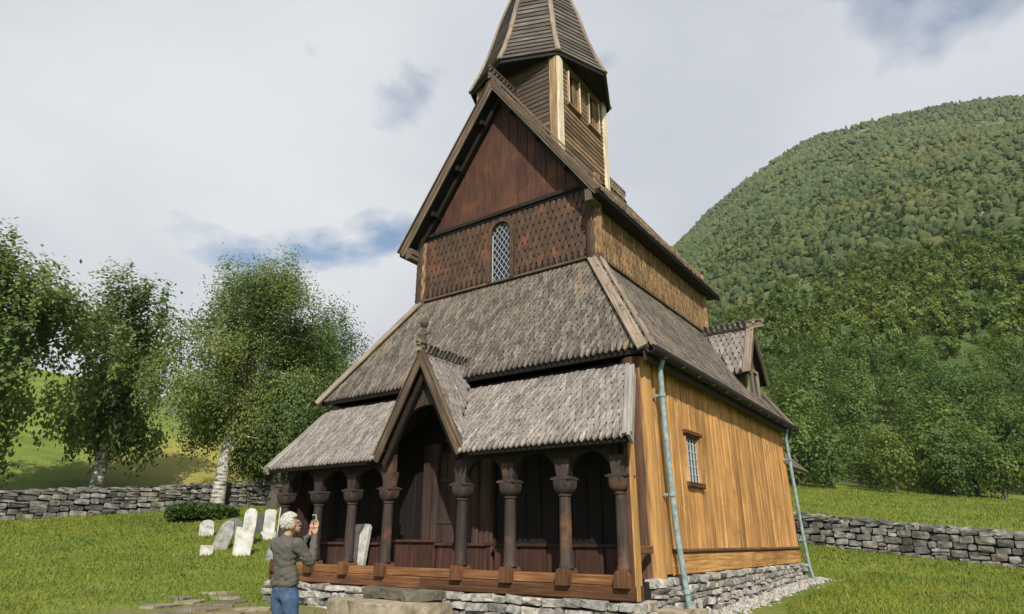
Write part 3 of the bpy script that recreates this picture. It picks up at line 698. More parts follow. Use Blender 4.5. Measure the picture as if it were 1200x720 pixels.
def crest(parent, p0, p1, ht, side, n, mt='hip'):
    """pierced ridge board: base rail, little posts, top rail"""
    p0, p1 = V(p0), V(p1); plank('ridge_board', mt, parent, p0+V((0, 0, ht*.27)), p1+V((0, 0, ht*.27)), side, ht*.54, .08, .01)
    up = V((0, 0, 1)); d = (p1-p0)/n; o = MB(); sd = V(side)*.03
    for k in range(n+1):
        q = p0+d*k+up*ht*.53; w = d.normalized()*min(.05, d.length*.22)
        o.prism([q-w-sd, q+w-sd, q+w*.5+up*ht*.14-sd, q+w*1.5+up*ht*.27-sd, q-w*1.5+up*ht*.27-sd, q-w*.5+up*ht*.14-sd], sd*2)
    tag(o.build('ridge_cresting', mt, parent), kind='stuff')
    plank('ridge_rail', mt, parent, p0+up*ht*.86-d.normalized()*.05+V(side)*.035, p1+up*ht*.86+V(side)*.035, side, ht*.15, .07, .01)
crest(ro_, (0, gy0-.05, ZG+.06), (0, 2.06, ZG+.06), .44, (1, 0, 0), 8, 'wside')
crest(ro_, (0, 4.97, ZG+.06), (0, gy1, ZG+.06), .50, (1, 0, 0), 26)
# ---- ridge turret
TH, TY, TZ = 1.45, 3.52, 13.75
tur = MB().box((-TH+.12, TY-TH+.12, 9.6), (TH-.12, TY+TH-.12, TZ)).build('turret', 'black', church)
for sx in (-1, 1):
    for sy in (-1, 1):
        o = plank('post', 'post', tur, (sx*(TH+.05), TY+sy*(TH-.10), 9.9), (sx*(TH+.05), TY+sy*(TH-.10), TZ-.02), (sx, 0, 0), .31, .31, .06)
nb = 24; bh = (TZ-10.0)/nb
opn = [(TY-.92, TY-.3, 12.35, 13.4), (TY+.28, TY+.9, 12.35, 13.4)]
for k in range(nb):
    z = 10.0+bh*(k+.5)
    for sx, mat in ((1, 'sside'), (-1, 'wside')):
        segs = [(TY-TH+.05, TY+TH-.05)]
        if sx > 0:
            for (ya, yb, za, zb) in opn:
                if za < z < zb: segs = [q for s0, s1 in segs for q in ((s0, ya), (yb, s1)) if q[1]-q[0] > .02] if not (len(segs) > 1 and False) else segs
            if any(za < z < zb for _, _, za, zb in opn): segs = [(TY-TH+.05, opn[0][0]), (opn[0][1], opn[1][0]), (opn[1][1], TY+TH-.05)]
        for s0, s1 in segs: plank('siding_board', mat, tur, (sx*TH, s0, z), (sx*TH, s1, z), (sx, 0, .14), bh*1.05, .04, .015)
    if z > 11.2:
        plank('siding_board', 'wside', tur, (-TH+.05, TY-TH, z), (TH-.05, TY-TH, z), (0, -1, .14), bh*1.05, .04, .015)
    plank('siding_board', 'wside', tur, (-TH+.05, TY+TH, z), (TH-.05, TY+TH, z), (0, 1, .14), bh*1.05, .04, .015)
for ya, yb, za, zb in opn:
    lo = MB().box((TH-.1, ya, za), (TH-.08, yb, zb)).build('louvre_opening', 'black', tur)
    for q in (ya-.01, yb+.01): plank('jamb', 'post', lo, (TH+.07, q, za-.08), (TH+.07, q, zb+.02), (1, 0, 0), .055, .18)
    plank('sill', 'sside', lo, (TH+.08, ya-.06, za-.06), (TH+.08, yb+.06, za-.06), (1, 0, 0), .07, .2)
    plank('shutter', 'sside', lo, (TH-.03, yb-.13, za), (TH-.03, yb-.13, zb), (1, 0, 0), .24, .04)
# octagonal spire
SR, AP = 2.25, 20.7
def oct_(r_, z): return [V((-.09+r_*math.sin(R(45*k)), TY+.09-r_*math.cos(R(45*k)), z)) for k in range(8)]
def prof(t_): return SR*(1-t_)*(1-.045*math.sin(min(1, t_*2.6)*math.pi)), TZ-.02+(AP-TZ)*t_
ring = [oct_(*prof(t_)) for t_ in [0, .06, .14, .25, .4, .6, .8, .995]]
vs = [v for r_ in ring for v in r_]
fs = [(i*8+k, i*8+(k+1) % 8, (i+1)*8+(k+1) % 8, (i+1)*8+k) for i in range(7) for k in range(8)]+[tuple(range(8)), tuple(range(56, 64))]
spire = MB().add(vs, fs).build('spire', 'black', church)
nr_ = 34
for k in range(8):
    for j in range(nr_):
        t0, t1 = j/nr_, min(.995, (j+1.12)/nr_)
        p = oct_(*prof(t0)); q = oct_(*prof(t1)); k2 = (k+1) % 8
        mp_, mq = (p[k]+p[k2])/2, (q[k]+q[k2])/2; w0, w1 = (p[k]-p[k2]).length, (q[k]-q[k2]).length
        e = (p[k2]-p[k]).normalized(); nn = e.cross(mq-mp_).normalized()
        if nn.dot(mp_-V((0, TY, mp_.z))) < 0: nn = -nn
        if w0 < .12: continue
        # horizontal board: its grain (local Z) runs along the facet
        v_ = [p[k]+nn*.055, p[k2]+nn*.055, q[k2]+nn*.022, q[k]+nn*.022]
        Mx = frame(mp_, e, nn); Mi = Mx.inverted()
        o = MB().prism([Mi@a_ for a_ in v_], Mi.to_3x3()@(-nn*.05)); o.build('board', 'spire', spire, Mx)
    pts = [oct_(*prof(t_))[k] for t_ in (0, .1, .22, .4, .7, .98)]
    rdir = V((math.sin(R(45*k)), -math.cos(R(45*k)), .3)).normalized()
    for a_, b2 in zip(pts, pts[1:]):
        plank('hip_board', 'hip', spire, a_+rdir*.085, b2+rdir*.085, rdir, .15, .07, .02)
    a_, b2 = ring[0][k], ring[0][(k+1) % 8]
    dn = ((a_+b2)/2-V((0, TY, TZ))).normalized()
    plank('fascia', 'black', spire, a_+dn*.0+V((0, 0, -.05)), b2+V((0, 0, -.05)), dn, .12, .05)
fin = MB().lathe([(.05, 0), (.05, .5), (.12, .6), (.04, .7), (.03, 1.5)], (0, TY, AP-.1), 10).build('finial', 'iron', spire)
# ---- porch gable over the entrance
PY = -1.38; PF = 1.15
prf = slab('porch_roof', 'black', church, [[(PX, PY+.03, PZ), (PX+s*PF, PY+.03, PZ-PS*PF), (PX+s*PF, GY+(PZ-PS*PF-GZ)/GS+.1, PZ-PS*PF), (PX+s*.25, .0, PZ-PS*.25-.0), (PX, .0, PZ)] for s in (-1, 1)], .06)
for s in (-1, 1):
    Up = V((-s, 0, PS)).normalized(); pl_ = math.hypot(PF, PF*PS)
    O = V((PX+s*(PF+.0), PY, PZ-PS*PF)) if s > 0 else V((PX+s*PF, .1, PZ-PS*PF))
    shingles(prf, 'roof2', O, (0, s, 0), Up, 14, 13, .115, .19, lambda p, x, u: u < pl_ and PY+.15 < p.y < .02 and p.z > gz(p.y)+.0)
    nrm = V((s*PS, 0, 1)).normalized(); dd = V((s, 0, -PS)).normalized()
    t0, t1 = V((PX, PY-.02, PZ+.06)), V((PX+s*(PF+.03), PY-.02, PZ+.06-PS*(PF+.03)))
    plank('bargeboard', 'barge', prf, t0-nrm*.07, t1-nrm*.07, (0, -1, 0), .15, .05, .015)
    plank('verge_board', 'barge', prf, t0+nrm*.055+V((0, .05, 0)), t1+nrm*.055+V((0, .05, 0)), nrm, .12, .04)
    plank('rafter', 'tar', prf, t0-nrm*.22+dd*.2+V((0, .12, 0)), t1-nrm*.22+V((0, .12, 0)), (0, -1, 0), .12, .09)
crest(prf, (PX, PY-.08, PZ+.05), (PX, .02, PZ+.05), .24, (1, 0, 0), 7)
fn = MB().lathe([(.045, 0), (.05, .08), (.085, .1), (.085, .14), (.05, .17), (.07, .3), (.04, .34), (.035, .45), (.075, .50), (.095, .56), (.06, .64), (.02, .68)], (PX, PY+.06, PZ+.12), 12)
fn.box((PX-.17, PY+.03, PZ+.42), (PX+.17, PY+.09, PZ+.48)); fn.build('finial', 'wside', prf)
# front board of the porch with its round-headed opening
pb = MB(); n = 20; xl, xr = -.80, .86; xm = (xl+xr)/2; rr = (xr-xl)/2; zsp = 2.28
pp = [(xr, 1.57)]+[(xm+rr*math.cos(math.pi*k/n), zsp+rr*1.05*math.sin(math.pi*k/n)) for k in range(n+1)]+[(xl, 1.57)]
def outer(x, z):
    zt = PZ-.22-PS*abs(x-PX); return zt
for (xa, za), (xb, zb) in zip(pp[1:-1], pp[2:-1]):
    pb.prism([(xa, -1.13, za), (xa, -1.13, outer(xa, 0)), (xb, -1.13, outer(xb, 0)), (xb, -1.13, zb)], (0, .1, 0))
for s, xe in ((-1, xl), (1, xr)):
    pb.prism([(xe, -1.13, 1.57), (xe, -1.13, outer(xe, 0)), (xe+s*.33, -1.13, max(2.0, outer(xe+s*.33, 0))), (xe+s*.27, -1.13, 1.86), (xe+s*.22, -1.13, 1.57)], (0, .1, 0))
pb.build('porch_board', 'column', church)
for s in (-1, 1):   # curved braces under the porch gable
    o = MB()
    P_ = [(PX+s*(.82-.72*t_**1.4), 2.3+1.15*t_**.8) for t_ in [k/8 for k in range(9)]]
    for (xa, za), (xb, zb) in zip(P_, P_[1:]): o.prism([(xa, -1.24, za), (xb, -1.24, zb), (xb+s*.09, -1.24, zb+.05), (xa+s*.09, -1.24, za+.05)], (0, .08, 0))
    o.build('curved_brace', 'column', church)
# ---- dormer on the south roof
DX, DYc, DZ, DS, DF = 4.3, 8.3, 6.5, 1.55, .97
dor = slab('dormer', 'black', church, [[(DX, DYc, DZ), (DX, DYc+s*DF, DZ-DS*DF), (3.62, DYc+s*DF, DZ-DS*DF), (2.75, DYc, DZ)] for s in (-1, 1)], .06)
for s in (-1, 1):
    Ud = V((0, -s, DS)).normalized()
    O = V((2.6, DYc+s*DF, DZ-DS*DF)) if s < 0 else V((DX, DYc+s*DF, DZ-DS*DF))
    shingles(dor, 'roof2', O, (1, 0, 0) if s < 0 else (-1, 0, 0), Ud, 11, 9, .165, .22, lambda p, x, u: u < math.hypot(DF, DF*DS) and p.x < DX-.05 and p.z > Z1-(p.x-cw)*(Z1-ZE)/(ex-cw)-.05, shape='dia')
    t0, t1 = V((DX+.03, DYc, DZ+.07)), V((DX+.03, DYc+s*(DF+.04), DZ+.07-DS*(DF+.04)))
    nrm = V((0, s*DS, 1)).normalized()
    plank('bargeboard', 'barge', dor, t0-nrm*.07, t1-nrm*.07, (1, 0, 0), .17, .05, .015)
    plank('verge_board', 'hip', dor, t0+nrm*.04+V((-.1, 0, 0)), t1+nrm*.04+V((-.1, 0, 0)), nrm, .22, .04)
crest(dor, (2.78, DYc, DZ+.05), (DX+.32, DYc, DZ+.05), .28, (0, -1, 0), 7)
MB().box((2.9, DYc-.62, 4.4), (4.08, DYc+.62, 5.3)).prism([(4.0, DYc-.75, 5.28), (4.0, DYc+.75, 5.28), (4.0, DYc, 6.3)], (.07, 0, 0)).build('dormer_wall', 'wside', dor)
dw = MB().box((4.09, DYc-.62, 4.2), (4.15, DYc-.50, 5.35)).box((4.09, DYc+.5, 4.2), (4.15, DYc+.62, 5.35)).box((4.092, DYc-.5, 5.25), (4.148, DYc+.5, 5.35)).box((4.09, DYc-.04, 4.3), (4.146, DYc+.04, 5.25)).box((4.092, DYc-.5, 4.2), (4.15, DYc+.5, 4.32)).build('dormer_window', 'hip', dor)
MB().box((4.09, DYc-.5, 4.32), (4.11, DYc+.5, 5.25)).build('glass', 'glassg', dor)
# ---- gutter, downpipes
gt = MB(); yA, yB = ey0-.12, ey1+.05; n = 8
for p0_, p1_ in [((ex+.02, ZE-.05), 0)]:
    pts = [(ex+.12+.11*math.cos(a_), ZE-.06+.13*math.sin(a_)) for a_ in [math.pi+math.pi*k/n for k in range(n+1)]]
    inn = [(ex+.12+.098*math.cos(a_), ZE-.06+.118*math.sin(a_)) for a_ in [2*math.pi-math.pi*k/n for k in range(n+1)]]
    po = [(x, yA, z) for x, z in pts+inn]; gt.prism(po, (0, yB-yA, 0))
gto = gt.build('gutter', 'gutter', church)
plank('gutter_board', 'gutter', gto, (ex+.012, yA+.03, ZE-.16), (ex+.012, yB, ZE-.16), (1, 0, 0), .30, .05)
for k in range(12):
    yy = yA+.5+k*.88; MB().box((ex+.0, yy-.015, ZE-.2), (ex+.22, yy+.015, ZE-.175)).build('gutter_bracket', 'iron', gto)
def pipe(pts, r_, label):
    o = MB().tube(pts, r_, 12).build('downpipe', 'copper', church); auto(o)
    for z_ in (.25, .55, .85):
        i_ = z_*(len(pts)-1); a_ = V(pts[int(i_)]).lerp(V(pts[min(int(i_)+1, len(pts)-1)]), i_-int(i_))
        MB().lathe([(r_*1.25, -.035), (r_*1.25, .035)], tuple(a_), 12).box((a_.x-.16, a_.y-.02, a_.z-.02), (a_.x-.03, a_.y+.02, a_.z+.02)).build('pipe_collar', 'copper', o)
    return o
pipe([(ex+.08, .32, ZE-.14), (4.52, .33, 3.55), (4.5, .38, 2.6), (4.5, .46, 1.6), (4.51, .54, .7), (4.55, .66, -.2), (4.58, .74, -.72)], .05, '')
pipe([(ex+.08, 9.72, ZE-.14), (4.5, 9.72, 3.5), (4.5, 9.9, 2.2), (4.5, 10.12, .9), (4.52, 10.3, -.1), (4.55, 10.4, -.42), (4.72, 10.5, -.55)], .045, '')
# ---- chancel behind the nave
chn = MB().box((-2.6, L+.06, -.6), (3.3, 14.6, 2.75)).build('chancel_wall', 'pine', church)
slab('chancel_roof', 'roof', church, [[(3.98, L+.3, 2.92), (3.98, 15, 2.92), (.35, 15, 6.6), (.35, L+.3, 6.6)], [(-3.4, L+.3, 2.82), (-3.4, 15, 2.82), (.35, 15, 6.6), (.35, L+.3, 6.6)]], .1)

# ---- lay the shingles: the 300 that show largest one by one, all others as one part
cache = {}
def dist(s_):
    p = s_[0].translation; w = 1.0
    nr = s_[0].to_3x3()@V((0, 1, 0)); vw = (CAMP-p); fac = max(.02, nr.dot(vw.normalized()))
    return -(fac*s_[1][1]*s_[1][2]/vw.length_squared)
SH.sort(key=dist)
for Mx, key, mat, par in SH[:300]:
    ck = (key, mat)
    if ck not in cache:
        vs, fs = shingle_mesh(key); me = bpy.data.meshes.new('shingle'); me.from_pydata(vs, [], fs); me.materials.append(M[mat]); cache[ck] = me
    link('shingle', cache[ck], None, par, Mx)
mats = ['wshingle', 'sshingle', 'roof', 'roof2']; vs_, fs_, mi_ = [], [], []
for Mx, key, mat, par in SH[300:]:
    vs, fs = shingle_mesh(key); k = len(vs_)
    vs_ += [tuple(Mx@V(v)) for v in vs]; fs_ += [tuple(i+k for i in f) for f in fs]; mi_ += [mats.index(mat)]*len(fs)
me = bpy.data.meshes.new('shingle_covering'); me.from_pydata(vs_, [], fs_); me.polygons.foreach_set('material_index', mi_)
for q in mats: me.materials.append(M[q])
tag(link('shingle_covering', me, None, church), kind='stuff')
# ================================================================== round about the church
def solo(mb, name, mat, label, cat, group=None, Mx=None, sm=False):
    return tag(mb.build(name, mat, None, Mx, sm), label, cat, group)
def roughen(o, amt=.03, freq=3.0, cuts=3):
    me = o.data; bm = bmesh.new(); bm.from_mesh(me)
    bmesh.ops.subdivide_edges(bm, edges=bm.edges, cuts=cuts, use_grid_fill=True)
    off = V((random.uniform(0, 50), 0, 0))
    bmesh.ops.recalc_face_normals(bm, faces=bm.faces); bm.normal_update()
    for v in bm.verts:
        n_ = mnoise.noise_vector(v.co*freq+off); v.co += V(n_)*amt+V(mnoise.noise_vector(v.co*freq*4+off))*amt*.3
    bm.to_mesh(me); bm.free(); return o
# entrance steps
def slabstone(pts, z0, z1, label):
    c = sum((V(p) for p in pts), V((0, 0)))/len(pts)
    mb = MB().prism([(p[0]-c.x, p[1]-c.y, 0) for p in pts], (0, 0, z1-z0))
    o = solo(mb, 'stone_step', 'slab', label, 'step', None, Matrix.Translation((c.x, c.y, z0)))
    return roughen(o, .05, 3.2, 9)
slabstone([(-.95, -1.27), (-.98, -1.5), (-.72, -1.74), (-.3, -1.80), (.1, -1.72), (.5, -1.88), (.80, -1.70), (.90, -1.45), (.80, -1.27)], -.45, -.30, 'thin cracked upper step slab lying on the big stone block under the church entrance')
slabstone([(-1.3, -1.25), (-1.36, -1.8), (-1.2, -2.15), (-.8, -2.26), (-.2, -2.34), (.4, -2.26), (.58, -2.1), (.7, -1.85), (1.0, -1.65), (1.05, -1.25)], -.95, -.475, 'thick grey lower step block on the ground before the church entrance')
slabstone([(4.42, .18), (4.95, .25), (4.9, .62), (4.46, .58)], -1.0, -.5, 'upright pale slab leaning at the foot of the nearest church corner')
slabstone([(4.44, -.55), (4.85, -.5), (4.88, .1), (4.46, .05)], -1.0, -.47, 'broad pale slab standing against the foundation left of the downpipe')

# gravestones
def headstone(x, y, w, hgt, th, top, mat, label, rz=0, tilt=0, base=None, rg=.012, lean=0):
    z = H(x, y)-.08; pts = [(-w/2, 0), (w/2, 0)]
    if top == 'round':
        zz = hgt-w*.42; pts += [(w/2*math.cos(a_), zz+w*.42*math.sin(a_)) for a_ in [math.pi*k/12 for k in range(13)]]
    elif top == 'arch': pts += [(w/2, hgt-w*.18)]+[(w/2*math.cos(a_), hgt-w*.18+w*.18*math.sin(a_)) for a_ in [math.pi*k/8 for k in range(1, 8)]]+[(-w/2, hgt-w*.18)]
    elif top == 'rough': pts += [(w*.54, hgt*.4), (w*.45, hgt*.8), (w*.28, hgt*.97), (0, hgt), (-w*.25, hgt*.93), (-w*.46, hgt*.75), (-w*.52, hgt*.35)]
    else: pts += [(w/2, hgt), (-w/2, hgt)]
    Mx = Matrix.Translation((x, y, z))@Matrix.Rotation(R(rz), 4, 'Z')@Matrix.Rotation(R(tilt), 4, 'Y')@Matrix.Rotation(R(lean), 4, 'X')
    if base:
        root = tag(link('gravestone', None, None, None, Mx), label, 'gravestone', 'gravestones in the churchyard')
        o = MB().prism([(a_, -th/2, b2+base[1]) for a_, b2 in pts], (0, th, 0)).build('headstone', mat, root, Mx); roughen(o, rg, 4, 2)
        o = MB().box((-base[0]/2, -th*.9, 0), (base[0]/2, th*.9, base[1])).build('plinth', mat, root, Mx); roughen(o, rg, 4, 2)
    else:
        o = MB().prism([(a_, -th/2, b2) for a_, b2 in pts], (0, th, 0)).build('gravestone', mat, None, Mx)
        tag(o, label, 'gravestone', 'gravestones in the churchyard'); roughen(o, rg, 4, 2)
fz = 52
headstone(-10.43, 2.1, .38, 1.2, .12, 'round', 'marble', 'tall white round-topped gravestone standing behind a squarish white one', fz, 1)
headstone(-9.07, 1.07, .50, .86, .13, 'flat', 'marble', 'squarish white gravestone in front of the tall round-topped one', fz, 2)
headstone(-10.91, 3.18, .36, .72, .12, 'arch', 'marble', 'slim white gravestone on a wider white plinth, with a grey slate at its left', fz, 0, (.5, .32))
headstone(-10.42, 1.15, .44, .96, .16, 'rough', 'rough', 'rough speckled gravestone tilting to the right near the left edge', fz, 14, None, .03)
headstone(-12.32, 2.8, .62, .66, .1, 'rough', 'slate', 'low broad grey slate gravestone half hidden behind the tall white one', fz, -8, None, .02)
headstone(-12.42, 3.78, .46, .7, .09, 'flat', 'slate', 'upright grey slate gravestone between the two white round-topped ones', fz, 0)
headstone(-12.9, 2.15, .46, .6, .16, 'round', 'rough', 'grey round-topped gravestone at the left beside the tilted speckled one', fz, -3, None, .02)
headstone(-9.94, .5, .34, .33, .2, 'flat', 'rough', 'low grey stone block left of and below the tilted speckled gravestone', fz, 0, None, .025)
headstone(-8.04, 1.4, .32, .56, .16, 'rough', 'rough', 'small rough white gravestone close behind the photographing woman', fz, 4, None, .03)
headstone(-10.49, 3.4, .3, 1.15, .12, 'flat', 'marble', 'tall white gravestone partly hidden by the left corner of the gallery', fz, 0)
# old grave slab leaning inside the gallery
o = MB().prism([(-.3, -.04, 0), (.3, -.04, 0), (.3, -.04, .84), (.24, -.04, .9), (-.24, -.04, .9), (-.3, -.04, .84)], (0, .08, 0)).build('grave_slab', 'rough', None, Matrix.Translation((-2.42, -.52, -.02))@Matrix.Rotation(R(-8), 4, 'X'))
tag(roughen(o, .008, 4, 2), 'pale grey slab leaning upright inside the gallery between two columns', 'slab')
# flagstones in the lawn
k = 0
for x, y, s in [(-5.3, -1.6, .55), (-4.6, -1.9, .5), (-5.0, -2.6, .45), (-4.2, -2.6, .5), (-3.8, -3.2, .55), (-4.7, -3.4, .5), (-3.1, -2.4, .45), (-6.1, -1.4, .5), (-5.8, -2.4, .45), (-3.4, -4.0, .5), (-2.6, -3.4, .5)]:
    n = 8; pts = [(s*random.uniform(.7, 1)*math.cos(2*math.pi*i/n), s*.7*random.uniform(.7, 1)*math.sin(2*math.pi*i/n)) for i in range(n)]
    o = MB().prism([(a_, b2, 0) for a_, b2 in pts], (0, 0, .1)).build('flagstone', 'slab', None, Matrix.Translation((x, y, H(x, y)-.07))@Matrix.Rotation(random.uniform(0, 6), 4, 'Z'))
    tag(roughen(o, .012, 4, 2), 'flat irregular flagstone sunk in the trodden lawn left of the church', 'flagstone', 'flagstones set in the lawn')
# gravel along the south foundation
mb = MB()
for i in range(2600):
    y = random.uniform(1.8, 11.2); x = 4.46+abs(random.gauss(0, .19)); s = random.uniform(.018, .06)*(1.5 if random.random() < .1 else 1)
    z = H(x, y)+.045*max(0, 1-(x-4.45)/.6); k = random.random()*6
    pts = [(x+s*random.uniform(.7, 1.2)*math.cos(k+a_), y+s*random.uniform(.7, 1.2)*math.sin(k+a_), z) for a_ in (0, 1.26, 2.5, 3.77, 5.0)]
    mb.add(pts+[(x, y, z+s*random.uniform(.5, .9)), (x, y, z-s)], [(i_, (i_+1) % 5, 5) for i_ in range(5)]+[((i_+1) % 5, i_, 6) for i_ in range(5)])
tag(mb.build('gravel', 'gravel'), kind='stuff')
vs = []; nY = 50; nX = 6
for i in range(nY+1):
    for j in range(nX+1):
        y = -.7+12.0*i/nY; x = 4.42+.52*j/nX; e = 1 if 0 < i < nY else 0
        vs.append((x, y, H(x, y)+(.045*max(0, 1-j/(nX-1.5))-(.03 if j >= nX-1 else 0))+random.uniform(-.01, .01)-.03*(1-e)))
fs = [(i*(nX+1)+j, (i+1)*(nX+1)+j, (i+1)*(nX+1)+j+1, i*(nX+1)+j+1) for i in range(nY) for j in range(nX)]
tag(MB().add(vs, fs).build('gravel_strip', 'gravel'), kind='structure')

# dry stone walls
def drywall(p0, p1, ht, rows, wmin, wmax, label, side):
    p0, p1 = V(p0), V(p1); c = (p0+p1)/2; D = (p1-p0).normalized(); Ln = (p1-p0).length
    root = thing('stone_wall', label, 'wall', (c.x, c.y, H(c.x, c.y)))
    core = MB(); n = 16; th = .3; nr = V((D.y, -D.x))*side
    for i in range(n):
        a_, b2 = p0+D*Ln*i/n, p0+D*Ln*(i+1)/n
        q = [a_-nr*th*1.8, b2-nr*th*1.8, b2, a_]; z0 = min(H(v.x, v.y) for v in q)-.5
        zt = [H(v.x, v.y)+ht-.12 for v in (a_, b2)]
        core.add([(v.x, v.y, z0) for v in q]+[(q[0].x, q[0].y, zt[0]), (q[1].x, q[1].y, zt[1]), (q[2].x, q[2].y, zt[1]), (q[3].x, q[3].y, zt[0])],
                 [(0, 1, 2, 3), (4, 5, 6, 7), (0, 1, 5, 4), (1, 2, 6, 5), (2, 3, 7, 6), (3, 0, 4, 7)])
    cw_ = core.build('wall_core', 'mortar', root)
    masonry(root, (p0.x, p0.y, 0), (p1.x, p1.y, 0), 0, 1, (nr.x, nr.y, 0), rows, wmin, wmax, 'fieldstone', .16, zb_f=lambda q: H(q.x, q.y)-.05, zt_f=lambda q: H(q.x, q.y)+ht)
    x = 0
    while x < Ln:   # uneven cap stones
        w = random.uniform(.35, .75); q = p0+D*(x+w/2)-nr*.2
        o = rock(w, random.uniform(.14, .26), .5, .25).build('cap_stone', 'fieldstone', root, Matrix.Translation((q.x, q.y, H(q.x, q.y)+ht-.03))@frame((-nr.x*.2, -nr.y*.2, 0), (0, 0, 1), (nr.x, nr.y, 0)))
        x += w*.92
drywall((-21.6, -5.5), (-18.3, 12.5), 1.0, 5, .26, .72, 'grey dry-stone wall on the grass slope behind the birch trunks', 1)
drywall((-.5, 16.6), (15, 16.9), 1.05, 5, .24, .6, 'low dry-stone wall crossing the lawn beyond the far end of the church', 1)

# ---- foliage
def quads(centers, normals, ups, ww, hh):
    """numpy leaf quads -> verts, faces"""
    n = len(centers); nrm = normals/np.linalg.norm(normals, axis=1, keepdims=True)
    s = np.cross(nrm, ups); s /= np.linalg.norm(s, axis=1, keepdims=True)+1e-9; u = np.cross(s, nrm)
    s = s*ww[:, None]/2; u = u*hh[:, None]/2
    v = np.stack([centers-u, centers+s*.9-u*.1, centers+u, centers-s*.9+u*.1], 1).reshape(-1, 3)
    return v
def np_mesh(name, v, q=4):
    n = len(v)//q; me = bpy.data.meshes.new(name); me.vertices.add(len(v)); me.vertices.foreach_set('co', v.astype(np.float32).ravel())
    me.loops.add(len(v)); me.loops.foreach_set('vertex_index', np.arange(len(v), dtype=np.int32))
    me.polygons.add(n); me.polygons.foreach_set('loop_start', np.arange(n, dtype=np.int32)*q); me.polygons.foreach_set('loop_total', np.full(n, q, np.int32))
    me.update(calc_edges=True); return me
def birch(x, y, ht, cr, nl, label, trunk_r=.2, lean=(0, 0), leaf=.118, mat='birch', cz=.3, group='birch trees by the churchyard wall'):
    z = H(x, y)-.15; root = thing('birch_tree', label, 'tree', (x, y, z), group)
    top = V((x+lean[0], y+lean[1], z+ht*.93))
    pts = [V((x, y, z)), V((x+lean[0]*.1, y+lean[1]*.1, z+ht*.15)), V((x+lean[0]*.35+.1, y+lean[1]*.3, z+ht*.4)), V((x+lean[0]*.7, y+lean[1]*.7, z+ht*.7)), top]
    tk = MB().tube(pts, [trunk_r*1.25, trunk_r, trunk_r*.75, trunk_r*.4, .02], 12); 
    ends = []
    for i in range(40):
        t_ = random.uniform(.2, .93); k = t_*4; a_ = int(k); p = pts[a_].lerp(pts[min(4, a_+1)], k-a_)
        an = random.uniform(0, 6.283); prof_ = math.sin(math.pi*min(1, max(.02, (t_-.1)/.95)))**.6
        ln = cr*prof_*random.uniform(.6, 1.1); d = V((math.cos(an), math.sin(an), 0))
        q1 = p+d*ln*.45+V((0, 0, ln*.45)); q2 = p+d*ln*.95+V((0, 0, ln*.35))
        tk.tube([p, q1, q2], [trunk_r*.3*(1.1-t_), trunk_r*.16*(1.1-t_)+.008, .008], 5, False); ends += [(p, q1, q2, ln)]*max(1, int(ln*3))
    o = tk.build('trunk', mat, root); auto(o, 60)
    # leaves hang in curtains from the limbs
    cs = []
    ncl = max(30, nl//40)
    for i in range(ncl):
        p, q1, q2, ln = random.choice(ends); t_ = random.uniform(.25, 1.1)
        c = (q1.lerp(q2, (t_-.5)*2) if t_ > .5 else p.lerp(q1, t_*2))+V((random.gauss(0, .35), random.gauss(0, .35), random.gauss(0, .3)))
        if random.random() < .28:
            q_ = random.uniform(.38, .97); kk = q_*4; ai = int(min(3, kk)); pa_ = pts[ai].lerp(pts[ai+1], kk-ai); c = pa_+V((random.gauss(0, .75), random.gauss(0, .75), random.gauss(0, .3)))
        if c.z < z+ht*cz*random.uniform(.75, 1.15): c.z = z+ht*cz+random.uniform(0, 1.2)
        m_ = nl//ncl; dr = random.uniform(.5, 1.9); rr_ = random.uniform(.14, .40)
        g_ = rng.normal(0, 1, (m_, 3))*np.array([rr_, rr_, .22]); tt = rng.random(m_)
        g_[:, 2] -= tt*dr; g_[:, :2] *= (1-.4*tt)[:, None]
        cs.append(np.array(c)+g_)
    cs = np.concatenate(cs); n = len(cs)
    nm = rng.normal(0, .7, (n, 3)); nm[:, 2] = np.abs(nm[:, 2])*.9+.35; nm += (cs-np.array([x, y, z+ht*.55]))/cr*.9
    up_ = np.tile(np.array([0, 0, 1.]), (n, 1))+rng.normal(0, .45, (n, 3))
    v = quads(cs, nm, up_, leaf*rng.uniform(.5, 1.0, n), leaf*rng.uniform(.8, 1.5, n))
    link('crown', np_mesh('birch_crown', v), 'birchleaf', root)
birch(-19.0, 6.0, 12.9, 3.9, 66000, 'tall birch with white trunk before the churchyard wall, leftmost in the photo', .27, (.1, .25), cz=.33)
birch(-18.2, 8.35, 10.8, 3.7, 60000, 'birch with a grey leaning trunk right beside the church gallery roof', .3, (-.1, 1.1), cz=.3, mat='bark')
birch(-20.5, 9.6, 10.8, 3.4, 44000, 'birch crown rising behind the gallery roof, its trunk hidden by the church', .24, (0, .4), cz=.2)
birch(-24.5, 3.2, 11.5, 4.0, 20000, 'dark birch standing uphill behind the wall, behind the leftmost birch', .25, (0, 0), .2, cz=.25)
birch(-22.5, -2.5, 11.8, 3.8, 20000, 'birch beyond the left margin of the churchyard lawn', .25, (0, -.3), .2, cz=.25)
# clipped low hedge by the first birch
n = 5200; a_ = rng.uniform(0, 2*np.pi, n); rr_ = np.sqrt(rng.random(n)); c = np.stack([rr_*np.cos(a_)*.8, rr_*np.sin(a_)*1.5, rng.random(n)**.7*.62*(1-.35*rr_**3)], 1)
hx, hy = -16.6, 4.05; c += np.array([hx, hy, H(hx, hy)]); nm = rng.normal(0, 1, (n, 3)); nm[:, 2] += .5
o = link('low_shrub', np_mesh('shrub_leaves', quads(c, nm, rng.normal(0, 1, (n, 3)), np.full(n, .09), np.full(n, .13))), 'hedge')
tag(o, 'low dense dark green shrub at the foot of the leftmost birch', 'shrub')

